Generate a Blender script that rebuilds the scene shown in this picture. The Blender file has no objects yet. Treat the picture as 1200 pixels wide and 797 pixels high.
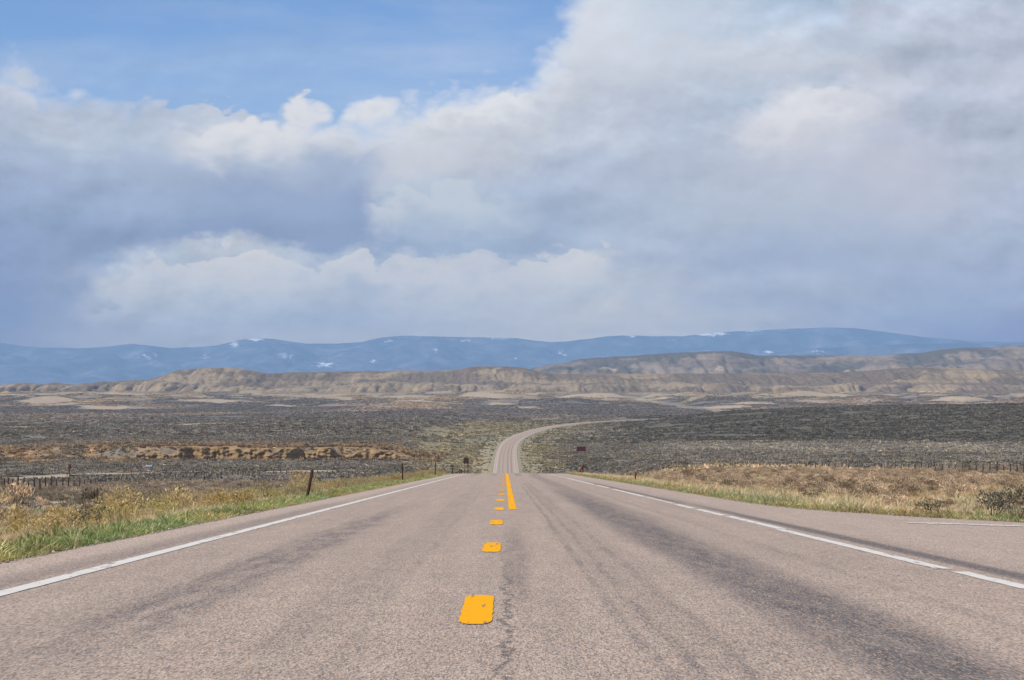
import bpy, math, random
import numpy as np
from mathutils import Vector

sc = bpy.context.scene
R = math.radians
random.seed(7)
rng = np.random.default_rng(11)

# ------------------------------------------------------------------ camera
F_PX, HZN, VPX = 2889.0, 450.0, 592.0          # focal length and horizon measured on the 1200 px wide photograph
cam = bpy.data.cameras.new("camera")
cam.sensor_width = 36.0
cam.lens = 36.0 * F_PX / 1200.0
cam.clip_start = 0.2
cam.clip_end = 90000.0
camera = bpy.data.objects.new("camera", cam)
sc.collection.objects.link(camera)
camera.location = (0.0, 0.0, 1.0)
camera.rotation_euler = (R(90) + math.atan((HZN - 398.5) / F_PX), 0.0, -math.atan((600 - VPX) / F_PX))
sc.camera = camera

# ------------------------------------------------------------------ sky, sun, exposure
SUN_EL, SUN_AZ = R(48), R(-112)                # azimuth clockwise from the road's direction (+y): left and a little behind
sd = Vector((math.sin(SUN_AZ) * math.cos(SUN_EL), math.cos(SUN_AZ) * math.cos(SUN_EL), math.sin(SUN_EL)))
sl = bpy.data.lights.new("sun", 'SUN')
sl.energy = 4.4
sl.angle = R(0.5)
sl.color = (1.0, 0.95, 0.88)
sun = bpy.data.objects.new("sun", sl)
sc.collection.objects.link(sun)
sun.rotation_euler = sd.to_track_quat('Z', 'Y').to_euler()
sun.location = (0, 0, 50)
sc.view_settings.view_transform = 'Standard'
sc.view_settings.look = 'None'
sc.view_settings.exposure = 0.12
sc.view_settings.gamma = 1.0
sc.cycles.max_bounces = 6
sc.cycles.volume_bounces = 0
sc.cycles.volume_step_rate = 1.0
sc.cycles.sample_clamp_indirect = 4.0


def lin(c):
    c = c / 255.0
    return c / 12.92 if c <= 0.04045 else ((c + 0.055) / 1.055) ** 2.4


HAZE = 3.2e-5        # extinction of the air per metre
AIR = (.235, .375, .60)


def beyond(y, c):
    """radiance a cloud at this elevation must give off to be seen as colour c through the air in front of it"""
    e = max(math.atan((HZN - y) / F_PX), .022)
    t = math.exp(-HAZE * min(1090. / math.sin(e), 46500.))
    return tuple(max((lin(v) / 2 ** .12 - a * (1 - t)) / t, .03) for v, a in zip(c, AIR)) + (1.0,)


def L3(r, g, b):
    return (lin(r), lin(g), lin(b), 1.0)


class NB:
    """small node builder"""
    def __init__(s, tree):
        s.t = tree
        s.n = tree.nodes
        s.l = tree.links

    def new(s, typ, **kw):
        nd = s.n.new(typ)
        for k, v in kw.items():
            setattr(nd, k, v)
        return nd

    def put(s, sock, v):
        if isinstance(v, bpy.types.NodeSocket):
            s.l.new(v, sock)
        elif v is not None:
            sock.default_value = v

    def m(s, op, a, b=None, c=None, clamp=False):
        nd = s.new('ShaderNodeMath', operation=op, use_clamp=clamp)
        s.put(nd.inputs[0], a)
        s.put(nd.inputs[1], b)
        s.put(nd.inputs[2], c)
        return nd.outputs[0]

    def sstep(s, x, a, b):
        nd = s.new('ShaderNodeMapRange', interpolation_type='SMOOTHSTEP')
        s.put(nd.inputs[0], x)
        s.put(nd.inputs[1], a)
        s.put(nd.inputs[2], b)
        return nd.outputs[0]

    def mix(s, f, a, b, blend='MIX'):
        nd = s.new('ShaderNodeMix', data_type='RGBA', blend_type=blend)
        s.put(nd.inputs[0], f)
        s.put(nd.inputs[6], a)
        s.put(nd.inputs[7], b)
        return nd.outputs[2]

    def noise(s, vec, scale, detail=4, rough=0.55, dist=0.0, out=0):
        nd = s.new('ShaderNodeTexNoise')
        s.put(nd.inputs['Vector'], vec)
        nd.inputs['Scale'].default_value = scale
        nd.inputs['Detail'].default_value = detail
        nd.inputs['Roughness'].default_value = rough
        nd.inputs['Distortion'].default_value = dist
        return nd.outputs[out]

    def vm(s, op, a, b=None):
        nd = s.new('ShaderNodeVectorMath', operation=op)
        s.put(nd.inputs[0], a)
        s.put(nd.inputs[1], b)
        return nd.outputs[0]

    def comb(s, x, y, z):
        nd = s.new('ShaderNodeCombineXYZ')
        s.put(nd.inputs[0], x)
        s.put(nd.inputs[1], y)
        s.put(nd.inputs[2], z)
        return nd.outputs[0]

    def ramp(s, f, stops, interp='LINEAR'):
        nd = s.new('ShaderNodeValToRGB')
        cr = nd.color_ramp
        cr.interpolation = interp
        while len(cr.elements) < len(stops):
            cr.elements.new(0.5)
        for e, (p, c) in zip(cr.elements, stops):
            e.position = p
            e.color = c
        s.put(nd.inputs[0], f)
        return nd.outputs[0]


# The clouds: one direction field (azimuth, elevation). AX and EY count in 1/2889 rad, the scale of the measured photograph.
world = bpy.data.worlds.new("World")
sc.world = world
world.use_nodes = True
W = NB(world.node_tree)
W.n.clear()
tc = W.new('ShaderNodeTexCoord').outputs['Generated']
sep = W.new('ShaderNodeSeparateXYZ')
W.put(sep.inputs[0], tc)
dx, dy, dz = sep.outputs
az = W.m('ARCTAN2', dx, dy)
el = W.m('ARCSINE', dz)
AX = W.m('MULTIPLY_ADD', az, F_PX, VPX)
EY = W.m('MULTIPLY_ADD', el, -F_PX, HZN)
flat = W.vm('MULTIPLY', tc, (1.0, 1.0, 1.7))
wa = W.noise(flat, 16, 9, 0.56, out=1)
wb = W.noise(W.vm('ADD', flat, (5.2, 1.3, 7.1)), 60, 7, 0.6, out=1)
wsa = W.new('ShaderNodeSeparateXYZ'); W.put(wsa.inputs[0], wa)
wsb = W.new('ShaderNodeSeparateXYZ'); W.put(wsb.inputs[0], wb)


def warp(base, i, ga, gb):
    v = W.m('MULTIPLY_ADD', W.m('SUBTRACT', wsa.outputs[i], 0.5), ga, base)
    return W.m('MULTIPLY_ADD', W.m('SUBTRACT', wsb.outputs[i], 0.5), gb, v)


XW = warp(AX, 0, 230, 70)
YW = warp(EY, 1, 110, 42)
X01 = W.m('DIVIDE', W.m('ADD', XW, 100), 1400, clamp=True)
rows = [
 (-40, [(0,172,186,212),(600,186,196,216),(690,200,207,221),(800,190,200,217),(900,168,188,218),(980,162,184,217),(1060,186,194,213),(1200,188,195,213)]),
 (20, [(0,172,186,212),(600,180,194,216),(690,202,208,221),(800,190,200,217),(900,182,196,218),(980,180,194,217),(1060,186,194,213),(1200,186,193,212)]),
 (60, [(0,192,199,214),(200,172,188,215),(600,196,203,218),(700,200,207,220),(800,190,199,216),(930,192,200,216),(1040,178,188,206),(1100,182,190,208),(1200,182,190,209)]),
 (95, [(0,182,192,212),(60,184,194,214),(200,178,192,216),(400,184,196,217),(500,200,206,219),(545,218,221,228),(600,203,208,219),(700,190,197,212),(800,184,193,210),(900,180,190,208),(960,170,182,203),(1020,186,192,209),(1100,172,182,203),(1200,180,188,207)]),
 (130, [(0,176,186,207),(100,180,190,210),(200,178,189,209),(330,190,197,212),(420,206,210,220),(460,202,207,217),(540,196,201,213),(640,190,197,211),(740,182,190,208),(880,170,182,203),(945,210,213,222),(1000,186,192,208),(1090,174,183,204),(1200,178,186,206)]),
 (165, [(0,172,184,206),(100,178,189,208),(210,174,186,207),(260,198,203,215),(310,200,205,216),(400,186,193,209),(470,194,200,212),(560,184,192,208),(700,180,189,207),(800,172,183,204),(940,196,200,213),(1050,180,187,206),(1200,176,185,205)]),
 (200, [(0,162,176,202),(200,162,176,203),(300,170,182,205),(400,160,174,201),(470,186,193,209),(560,176,185,205),(640,168,180,203),(760,174,184,205),(900,178,187,206),(1050,184,189,206),(1200,176,185,205)]),
 (240, [(0,152,168,198),(200,154,170,199),(420,147,163,195),(455,174,188,209),(540,176,190,210),(620,162,177,203),(720,170,183,205),(900,174,185,205),(1050,180,187,206),(1200,170,181,204)]),
 (288, [(0,140,158,192),(120,144,161,194),(300,141,159,193),(430,145,163,196),(500,158,175,203),(600,156,173,202),(700,167,181,205),(800,168,181,205),(930,161,176,203),(1100,166,179,204),(1200,162,176,203)]),
 (306, [(0,141,159,193),(130,146,163,195),(190,172,185,207),(300,184,194,211),(400,174,187,208),(500,180,191,210),(590,178,190,210),(680,190,198,212),(740,168,181,206),(930,161,176,203),(1200,160,174,203)]),
 (345, [(0,139,158,193),(90,148,165,197),(150,178,190,209),(300,172,186,208),(400,167,182,206),(500,180,191,210),(600,178,189,209),(700,174,187,208),(850,168,181,206),(1000,162,177,204),(1200,154,170,201)]),
 (395, [(0,142,161,196),(100,156,172,201),(300,163,178,204),(500,167,181,206),(700,174,186,207),(850,168,182,206),(1000,156,172,203),(1100,146,164,200),(1200,143,161,198)]),
]
prev = None
for k, (yy, stops) in enumerate(rows):
    c = W.ramp(X01, [((x + 100) / 1400, beyond(yy, (r + 2 + (r - 140) * .10, g + 6 + (g - 158) * .05, b + 6))) for x, r, g, b in stops], 'EASE')
    if prev is None:
        prev = c
    else:
        y0 = rows[k - 1][0]
        prev = W.mix(W.sstep(YW, y0, yy), prev, c)
# relief: billows lit from the upper left
rl1 = W.noise(flat, 26, 8, 0.6)
rl2 = W.noise(W.vm('ADD', flat, (0.004, 0.0, -0.010)), 26, 8, 0.6)
rel = W.m('MULTIPLY', W.m('SUBTRACT', rl1, rl2), 0.8)

rel = W.m('MULTIPLY', rel, W.m('MULTIPLY_ADD', W.sstep(W.noise(flat, 7, 3, .5), .4, .62), 1.0, .35))
fine = W.m('MULTIPLY', W.m('SUBTRACT', W.noise(flat, 9, 6, 0.6), 0.5), 0.16)
r3 = W.noise(flat, 75, 6, .62)
r4 = W.noise(W.vm('ADD', flat, (0.0016, 0.0, -0.004)), 75, 6, .62)
rel = W.m('ADD', rel, W.m('MULTIPLY', W.m('MULTIPLY', W.m('SUBTRACT', r3, r4), .42), W.sstep(W.noise(flat, 12, 3, .5), .44, .6)))
gain = W.m('ADD', W.m('ADD', rel, fine), 1.0)
gv = W.comb(gain, gain, gain)
cloudcol = W.mix(1.0, prev, gv, 'MULTIPLY')
# cover: the ragged upper edge of the cloud bank inside the view, broken cloud everywhere else
edge = [(-100, 80), (0, 78), (30, 76), (60, 104), (150, 112), (400, 128), (470, 122), (520, 98), (560, 90), (620, 82), (650, 50), (668, 0), (700, -60), (850, -60), (1300, -60)]
er = W.ramp(W.m('DIVIDE', W.m('ADD', W.m('MULTIPLY_ADD', W.m('SUBTRACT', wsb.outputs[0], 0.5), 60, AX), 100), 1400, clamp=True),
            [((x + 100) / 1400, ((y + 100) / 300,) * 3 + (1,)) for x, y in edge])
er = W.m('MULTIPLY_ADD', er, 300, -100)
b1 = W.m('ABSOLUTE', W.m('SUBTRACT', W.noise(flat, 40, 2, .45), .5))
b2 = W.m('ABSOLUTE', W.m('SUBTRACT', W.noise(W.vm('ADD', flat, (3.1, 4.2, 0.7)), 105, 3, .5), .5))
CY = W.m('ADD', EY, W.m('ADD', W.m('MULTIPLY', b1, 150), W.m("MULTIPLY", b2, 60)))
YE = W.m('SUBTRACT', CY, 22)
soft = W.noise(flat, 11, 3, 0.5)
wid = W.m('MULTIPLY_ADD', W.sstep(soft, 0.42, 0.62), 40, 5)
wid = W.m('ADD', wid, W.m('MULTIPLY', W.sstep(AX, 590, 660), 40))
cover_in = W.sstep(W.m('DIVIDE', W.m('SUBTRACT', YE, er), wid), -0.6, 1.0)
veil = W.m('MULTIPLY', W.sstep(W.noise(W.vm('MULTIPLY', tc, (1, 1, 5)), 7, 7, 0.6), 0.42, 0.75), 0.30)
veil = W.m('ADD', veil, W.m('MULTIPLY', W.sstep(EY, 30, 120), 0.16), clamp=True)
cover_in = W.m('MAXIMUM', cover_in, veil)
cover_gen = W.sstep(W.noise(flat, 2.6, 7, 0.6), 0.40, 0.60)
out_side = W.sstep(W.m('ABSOLUTE', az), 0.26, 0.5)
out_top = W.sstep(el, 0.17, 0.34)
out = W.m('MAXIMUM', out_side, out_top)
mf = W.new('ShaderNodeMix', data_type='FLOAT')
W.put(mf.inputs[0], out); W.put(mf.inputs[2], cover_in); W.put(mf.inputs[3], cover_gen)
cover = mf.outputs[0]
gen_col = W.mix(W.noise(flat, 5, 5, 0.6), L3(160, 174, 202), L3(205, 210, 222))

# cauliflower crests: bright sunlit tops of the single cumulus heads, each with a crisp upper outline
CX = W.m('DIVIDE', W.m('ADD', W.m('MULTIPLY_ADD', W.m('SUBTRACT', wsb.outputs[2], .5), 40, AX), 100), 1400, clamp=True)


def crest(col, tab, depth, rgb, sharp=9):
    c = W.ramp(CX, [((x + 100) / 1400, (y / 450, a, 0, 1)) for x, y, a in tab])
    sp_ = W.new('ShaderNodeSeparateColor'); W.put(sp_.inputs[0], c)
    d = W.m('SUBTRACT', CY, W.m('MULTIPLY', sp_.outputs[0], 450))
    k = W.m('MULTIPLY', W.sstep(d, -sharp * .4, sharp), W.m('SUBTRACT', 1.0, W.sstep(d, sharp * 1.1, depth)))
    k = W.m('MULTIPLY', k, sp_.outputs[1])
    y_ = sum(t[1] for t in tab) / len(tab)
    return W.mix(k, col, beyond(y_, rgb))


cloudcol = crest(cloudcol, [(-60, 92, .9), (20, 88, .9), (60, 108, .5), (90, 130, 0), (1300, 130, 0)], 60, (214, 218, 227))
cloudcol = crest(cloudcol, [(190, 160, 0), (250, 170, .7), (300, 152, .8), (360, 150, .7), (430, 134, .95), (452, 140, .7), (480, 160, 0)], 62, (222, 224, 230))
cloudcol = crest(cloudcol, [(465, 130, 0), (485, 122, .9), (520, 112, 1), (550, 106, 1), (590, 112, .6), (620, 96, .8), (650, 88, .6), (680, 90, 0)], 52, (232, 234, 238), 7)
cloudcol = crest(cloudcol, [(420, 205, 0), (450, 200, .5), (520, 184, .55), (580, 180, .4), (640, 190, 0)], 50, (206, 210, 219))
cloudcol = crest(cloudcol, [(425, 250, 0), (442, 244, .8), (480, 240, .7), (540, 238, .65), (600, 244, .4), (650, 250, 0)], 56, (196, 206, 219))
cloudcol = crest(cloudcol, [(90, 378, 0), (115, 374, .6), (150, 366, .5), (180, 316, .6), (230, 319, .8), (300, 318, .9), (360, 324, .7), (430, 318, .7), (520, 320, .5), (600, 316, .5), (660, 310, .8), (705, 310, .7), (720, 312, 0)], 64, (198, 206, 219), 6)
cloudcol = crest(cloudcol, [(420, 340, 0), (450, 335, .5), (480, 330, .6), (560, 326, .5), (620, 332, .4), (680, 336, 0)], 44, (196, 204, 218))
cloudcol = crest(cloudcol, [(860, 160, 0), (900, 150, .5), (940, 138, .9), (975, 134, .7), (1010, 128, .4), (1060, 140, 0)], 40, (218, 220, 228))
cloudcol = crest(cloudcol, [(680, 60, 0), (700, 56, .4), (800, 60, .4), (860, 66, .5), (1000, 80, .5), (1060, 96, .3), (1200, 90, .3)], 60, (206, 211, 222), 14)
cloudcol = W.mix(out, cloudcol, gen_col)
rim = W.m('MULTIPLY', W.m('SUBTRACT', 1.0, W.sstep(W.m('SUBTRACT', YE, er), 8, 60)), W.m('MULTIPLY', W.sstep(AX, 360, 440), W.m('SUBTRACT', 1.0, W.sstep(AX, 760, 900))))
cloudcol = W.mix(W.m('MULTIPLY', rim, .55), cloudcol, beyond(100, (226, 229, 235)))
sky = W.new('ShaderNodeTexSky', sky_type='NISHITA')
sky.sun_disc = False
sky.sun_elevation = SUN_EL
sky.sun_rotation = SUN_AZ
sky.altitude = 2100
sky.air_density = 1.0
sky.dust_density = 0.3
sky.ozone_density = 2.5
bg1 = W.new('ShaderNodeBackground'); bg1.inputs[1].default_value = 0.095
W.l.new(W.mix(1.0, sky.outputs[0], (.86, 1.0, 1.22, 1), 'MULTIPLY'), bg1.inputs[0])
bg2 = W.new('ShaderNodeBackground'); bg2.inputs[1].default_value = 1.0
W.l.new(cloudcol, bg2.inputs[0])
mx = W.new('ShaderNodeMixShader')
W.l.new(cover, mx.inputs[0]); W.l.new(bg1.outputs[0], mx.inputs[1]); W.l.new(bg2.outputs[0], mx.inputs[2])
wo = W.new('ShaderNodeOutputWorld')
W.l.new(mx.outputs[0], wo.inputs[0])
world.cycles.sampling_method = 'MANUAL'
world.cycles.sample_map_resolution = 512

# ------------------------------------------------------------------ numpy noise
_perm = np.random.default_rng(5).permutation(512)
_perm = np.concatenate([_perm, _perm, _perm])
_ga = np.random.default_rng(6).uniform(0, 2 * np.pi, 512)
_gx, _gy = np.cos(_ga), np.sin(_ga)


def perlin(x, y, seed=0):
    x = np.asarray(x, float); y = np.asarray(y, float)
    xi = np.floor(x).astype(int); yi = np.floor(y).astype(int)
    xf, yf = x - xi, y - yi
    u = xf * xf * xf * (xf * (xf * 6 - 15) + 10)
    v = yf * yf * yf * (yf * (yf * 6 - 15) + 10)

    def g(ix, iy, fx, fy):
        h = _perm[(_perm[(ix + seed * 17) & 511] + iy) & 511]
        return _gx[h] * fx + _gy[h] * fy
    a = g(xi, yi, xf, yf); b = g(xi + 1, yi, xf - 1, yf)
    c = g(xi, yi + 1, xf, yf - 1); d = g(xi + 1, yi + 1, xf - 1, yf - 1)
    return (a + u * (b - a) + v * ((c + u * (d - c)) - (a + u * (b - a)))) * 1.5


def fbm(x, y, octv=4, seed=0, gain=0.5):
    s, a, f = 0.0, 1.0, 1.0
    for k in range(octv):
        s = s + a * perlin(x * f + 13.7 * k, y * f + 7.3 * k, seed + k)
        a *= gain; f *= 2.03
    return s


def ss(x, a, b):
    t = np.clip((x - a) / (b - a), 0, 1)
    return t * t * (3 - 2 * t)


def smooth_table(zs, vs, width=0.09):
    """a smooth curve through (distance, height) knots, kept as a dense table"""
    g = np.linspace(-80, 300, 761)
    g = np.concatenate([g, np.geomspace(301, 60000, 1400)])
    t = np.interp(g, zs, vs)
    k = np.arange(-14, 15); w = np.exp(-(k / 7.0) ** 2); w /= w.sum()
    tp = np.pad(t, 14, mode='reflect', reflect_type='odd')
    t2 = np.convolve(tp, w, mode='valid')
    return g, t2


# ------------------------------------------------------------------ terrain heights (metres; road at the camera = 0)
T_ROAD = smooth_table([-80, 0, 100, 225, 262, 300, 350, 400, 500, 600, 700, 800, 900, 1000, 1100, 1400, 2600, 4500, 5500, 6300, 8000, 60000],
                      [2.576, 0, -3.22, -7.245, -8.5, -10.3, -13.1, -16.2, -22, -26.8, -30.4, -33, -34.4, -34.9, -35, -35, -35, -35, -29, -25, -34, -40])
T_L = smooth_table([-80, 0, 20, 60, 100, 200, 350, 600, 800, 1000, 1120, 1400, 2000, 3500, 4500, 5500, 6300, 8000, 60000],
                   [1.6, -.9, -1.4, -2.75, -4.05, -8.1, -14, -22.3, -28, -32.4, -34.9, -35.5, -35.3, -36, -35, -29, -25, -34, -40])
T_R = smooth_table([-80, 0, 20, 60, 100, 200, 300, 400, 700, 1000, 1250, 1500, 2500, 4500, 5500, 6300, 8000, 60000],
                   [2.0, -.5, -1.1, -2.4, -3.6, -6.95, -10.3, -13.4, -22.2, -29.1, -33.6, -35.3, -35.5, -35, -29, -25, -34, -40])


def road_z(y):
    return np.interp(y, *T_ROAD)


RC = [(-80, 0), (1100, 0), (1250, .2), (1387, .9), (1538, 3.2), (1733, 11), (1977, 28), (2167, 50), (2311, 76), (2400, 98), (2476, 122), (2560, 155), (2650, 200), (2800, 290)]


def road_x(y):
    yy = np.asarray(y, float)
    t = np.interp(yy, [p[0] for p in RC], [p[1] for p in RC])
    for d in (40, 80):
        t = t * .5 + .25 * (np.interp(yy - d, [p[0] for p in RC], [p[1] for p in RC]) + np.interp(yy + d, [p[0] for p in RC], [p[1] for p in RC]))
    return t


def right_edge(y):
    """outer edge of the pavement on the right: a flared turnout close to the camera"""
    return np.interp(y, [-80, 14, 26, 34, 38, 42, 47, 51, 55, 62, 3000], [14.5, 14.5, 13.6, 11.6, 10.2, 8.75, 7.6, 6.95, 6.45, 6.15, 5.1])


LEFT_EDGE = -5.05


def bank_y(x):
    """line of the eroded creek bank on the left plain"""
    return 1180 + 16 * perlin(x / 46., 0.3, 31) + 9 * np.abs(perlin(x / 19., 2.3, 33)) + 4 * np.abs(perlin(x / 7., 5.3, 34))


def height(x, y, base=False):
    x = np.asarray(x, float); y = np.asarray(y, float)
    rx = road_x(y)
    e = x - rx
    rz = road_z(y)
    dl = np.maximum(LEFT_EDGE - e, 0)
    dr = np.maximum(e - right_edge(y), 0)
    gl = np.interp(y, *T_L)
    gr = np.interp(y, *T_R)
    wid = 10 + 0.05 * np.clip(y, 0, 900)
    dist = np.hypot(x, y)
    am = np.clip(dist / 400., .05, 1.)
    n = fbm(x / 42., y / 60., 4, 2) * .55 * am + fbm(x / 6., y / 9., 2, 9) * .07 * np.clip(1.4 - dist / 900, 0.2, 1)
    n = n + fbm(x / 330., y / 500., 3, 4) * 2.2 * ss(dist, 700, 2600)
    hl = gl + n
    hr = gr + n
    # terrace above the creek bank, left
    u = x / np.maximum(y, 50)
    top = 5.2 * ss(x, -30, -75) * (1 - .55 * ss(x, -205, -300))
    soft = 26 * ss(x, -165, -215) + 22 * ss(x, -85, -35) + 5
    by = bank_y(x)
    hl = hl + top * ss(y, by + 1, by + 2 + soft) * (1 - ss(y, 1500, 3400) * .75)
    # long dark rise on the right
    md = ss(u, .035, .20) * .8 + ss(u, .04, .10) * .5
    bell = np.interp(y, [1400, 1700, 2000, 2200, 2350, 2500, 2800, 3200], [0, 2, 7.5, 12.2, 13.4, 12, 5.5, 0])
    bell = bell * (1 + .10 * perlin(x / 160., y / 160., 77))
    hr = hr + md * bell
    # low folds near the hills
    fold = ss(y, 3400, 4600) * (1 - ss(y, 5600, 6300))
    hl = hl + fold * 15.0 * np.abs(fbm(x / 260., y / 420., 3, 12)); hr = hr + fold * 15.0 * np.abs(fbm(x / 260., y / 420., 3, 12))
    # verge: a shallow ditch, then the natural ground
    ditch_l = -.12 * ss(dl, .4, 1.6) - .62 * ss(dl, 1.8, 6.0) - .03 * ss(dl, 0, .25)
    ditch_r = -.12 * ss(dr, .6, 2) - .3 * ss(dr, 1.5, 6) - .03 * ss(dr, 0, .25)
    wl = ss(dl, 2.5, wid); wr = ss(dr, 2.5, wid)
    z = rz - .03
    z = np.where(dl > 0, (rz + ditch_l + .5 * n * ss(dl, .5, 4)) * (1 - wl) + hl * wl, z)
    z = np.where(dr > 0, (rz + ditch_r + .5 * n * ss(dr, .5, 4)) * (1 - wr) + hr * wr, z)
    return z


def hit(px, py, y0=12., y1=7000.):
    """world point where the view through a point of the 1200 px wide photograph meets the ground"""
    ys = np.geomspace(y0, y1, 6000)
    xs = (px - VPX) / F_PX * ys
    zs = 1.0 - (py - HZN) / F_PX * ys
    h = height(xs, ys)
    k = np.argmax(zs <= h)
    return float(xs[k]), float(ys[k])


# ------------------------------------------------------------------ object helpers
COL = sc.collection


def tag(o, label=None, cat=None, group=None, kind=None):
    if label: o['label'] = label
    if cat: o['category'] = cat
    if group: o['group'] = group
    if kind: o['kind'] = kind
    return o


def mesh_obj(name, verts, faces, mat=None, parent=None, smooth=False, link=True):
    me = bpy.data.meshes.new(name)
    verts = np.asarray(verts, dtype=np.float32).reshape(-1, 3)
    if isinstance(faces, np.ndarray):
        k = faces.shape[1]
        me.vertices.add(len(verts)); me.vertices.foreach_set('co', verts.ravel())
        me.loops.add(faces.size); me.loops.foreach_set('vertex_index', faces.astype(np.int32).ravel())
        me.polygons.add(len(faces))
        me.polygons.foreach_set('loop_start', np.arange(0, faces.size, k, dtype=np.int32))
        me.update(calc_edges=True)
    else:
        me.from_pydata([tuple(map(float, v)) for v in verts], [], [tuple(f) for f in faces])
    if smooth:
        me.polygons.foreach_set('use_smooth', np.ones(len(me.polygons), dtype=bool))
    if mat: me.materials.append(mat)
    o = bpy.data.objects.new(name, me)
    if link: COL.objects.link(o)
    if parent: o.parent = parent
    return o


def set_col(me, name, rgb):
    """rgb: (n,3) linear per vertex"""
    a = me.attributes.new(name, 'FLOAT_COLOR', 'POINT')
    c = np.ones((len(rgb), 4), dtype=np.float32); c[:, :3] = rgb
    a.data.foreach_set('color', c.ravel())


def grid_faces(nr, nc):
    i = np.arange(nr - 1)[:, None] * nc + np.arange(nc - 1)[None, :]
    i = i.ravel()
    return np.stack([i, i + 1, i + nc + 1, i + nc], 1)


def empty(name, loc, rz=0):
    o = bpy.data.objects.new(name, None)
    o.empty_display_size = .2
    o.location = loc; o.rotation_euler = (0, 0, rz)
    COL.objects.link(o)
    return o


def mat_new(name):
    m = bpy.data.materials.new(name); m.use_nodes = True
    n = NB(m.node_tree)
    bs = m.node_tree.nodes['Principled BSDF']
    bs.inputs['Roughness'].default_value = .9
    bs.inputs['Specular IOR Level'].default_value = .25
    return m, n, bs


def attr(n, name, typ='GEOMETRY'):
    a = n.new('ShaderNodeAttribute', attribute_name=name)
    a.attribute_type = typ
    return a.outputs['Color']


def v3(r, g, b):
    return np.array([lin(r), lin(g), lin(b)])


# ------------------------------------------------------------------ colour zones of the ground
def seg_dist(x, y, pts):
    d = np.full(np.shape(x), 1e9)
    for (ax, ay), (bx, by) in zip(pts[:-1], pts[1:]):
        vx, vy = bx - ax, by - ay
        t = np.clip(((x - ax) * vx + (y - ay) * vy) / (vx * vx + vy * vy), 0, 1)
        d = np.minimum(d, np.hypot(x - ax - t * vx, y - ay - t * vy))
    return d


track_near = [hit(*p) for p in [(-60, 603), (0, 597), (50, 590), (110, 586), (190, 581), (250, 577)]]
track_far = [hit(*p) for p in [(-40, 562), (15, 560), (60, 559), (120, 556), (180, 554), (240, 553), (300, 553), (360, 552)]]
cream = []      # bare pale clearings: centre, half width, half depth
for px, py, wpx, hpx in [(232, 497, 22, 3.2), (430, 482, 20, 2.0), (20, 500, 36, 1.6), (100, 489, 30, 1.2), (620, 477, 24, 1.2), (880, 472, 24, 2.2), (850, 477, 40, 1.2),
                         (560, 466, 30, 1.3), (700, 462, 50, 1.5), (590, 474, 26, 1.0), (480, 470, 40, 1.0), (330, 476, 30, 1.0), (980, 462, 26, 1.8), (130, 478, 40, 1.1),
                         (255, 470, 60, 1.0), (1010, 455, 20, 2.0), (760, 468, 36, .9), (60, 470, 40, 1.2), (410, 463, 40, 1.0), (1120, 466, 50, .9)]:
    cx, cy = hit(px, py)
    if 1500 < cy < 3300 and cx / cy > .03:
        continue
    hy = float(np.clip(.75 * hpx * cy * cy / (F_PX * 37.), 10, 130))
    cream.append((cx, cy, wpx / F_PX * cy, hy))


def bare(x, y):
    m = np.zeros(np.shape(x))
    wob = fbm(x / 25., y / 60., 3, 41) * .5
    for cx, cy, rx_, ry_ in cream:
        d = np.hypot((x - cx) / rx_, (y - cy) / ry_) + wob
        m = np.maximum(m, ss(-d, -1.05, -.7))
    m = np.maximum(m, ss(-seg_dist(x, y, track_near), -2.3, -1.2))
    m = np.maximum(m, ss(-seg_dist(x, y, track_far), -16., -11.) * (y > 380))
    return m


C = dict(sage=v3(114, 107, 96), dark=v3(97, 92, 80), blue=v3(110, 104, 98), olive=v3(136, 126, 100), tan=v3(168, 150, 122), gold=v3(154, 130, 98),
         rust=v3(126, 98, 74), cream=v3(164, 146, 124), green=v3(122, 132, 84), soil=v3(148, 132, 114), pale=v3(152, 144, 131))


def lerp(a, b, w):
    w = np.asarray(w)[..., None]
    return a * (1 - w) + b * w


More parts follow.
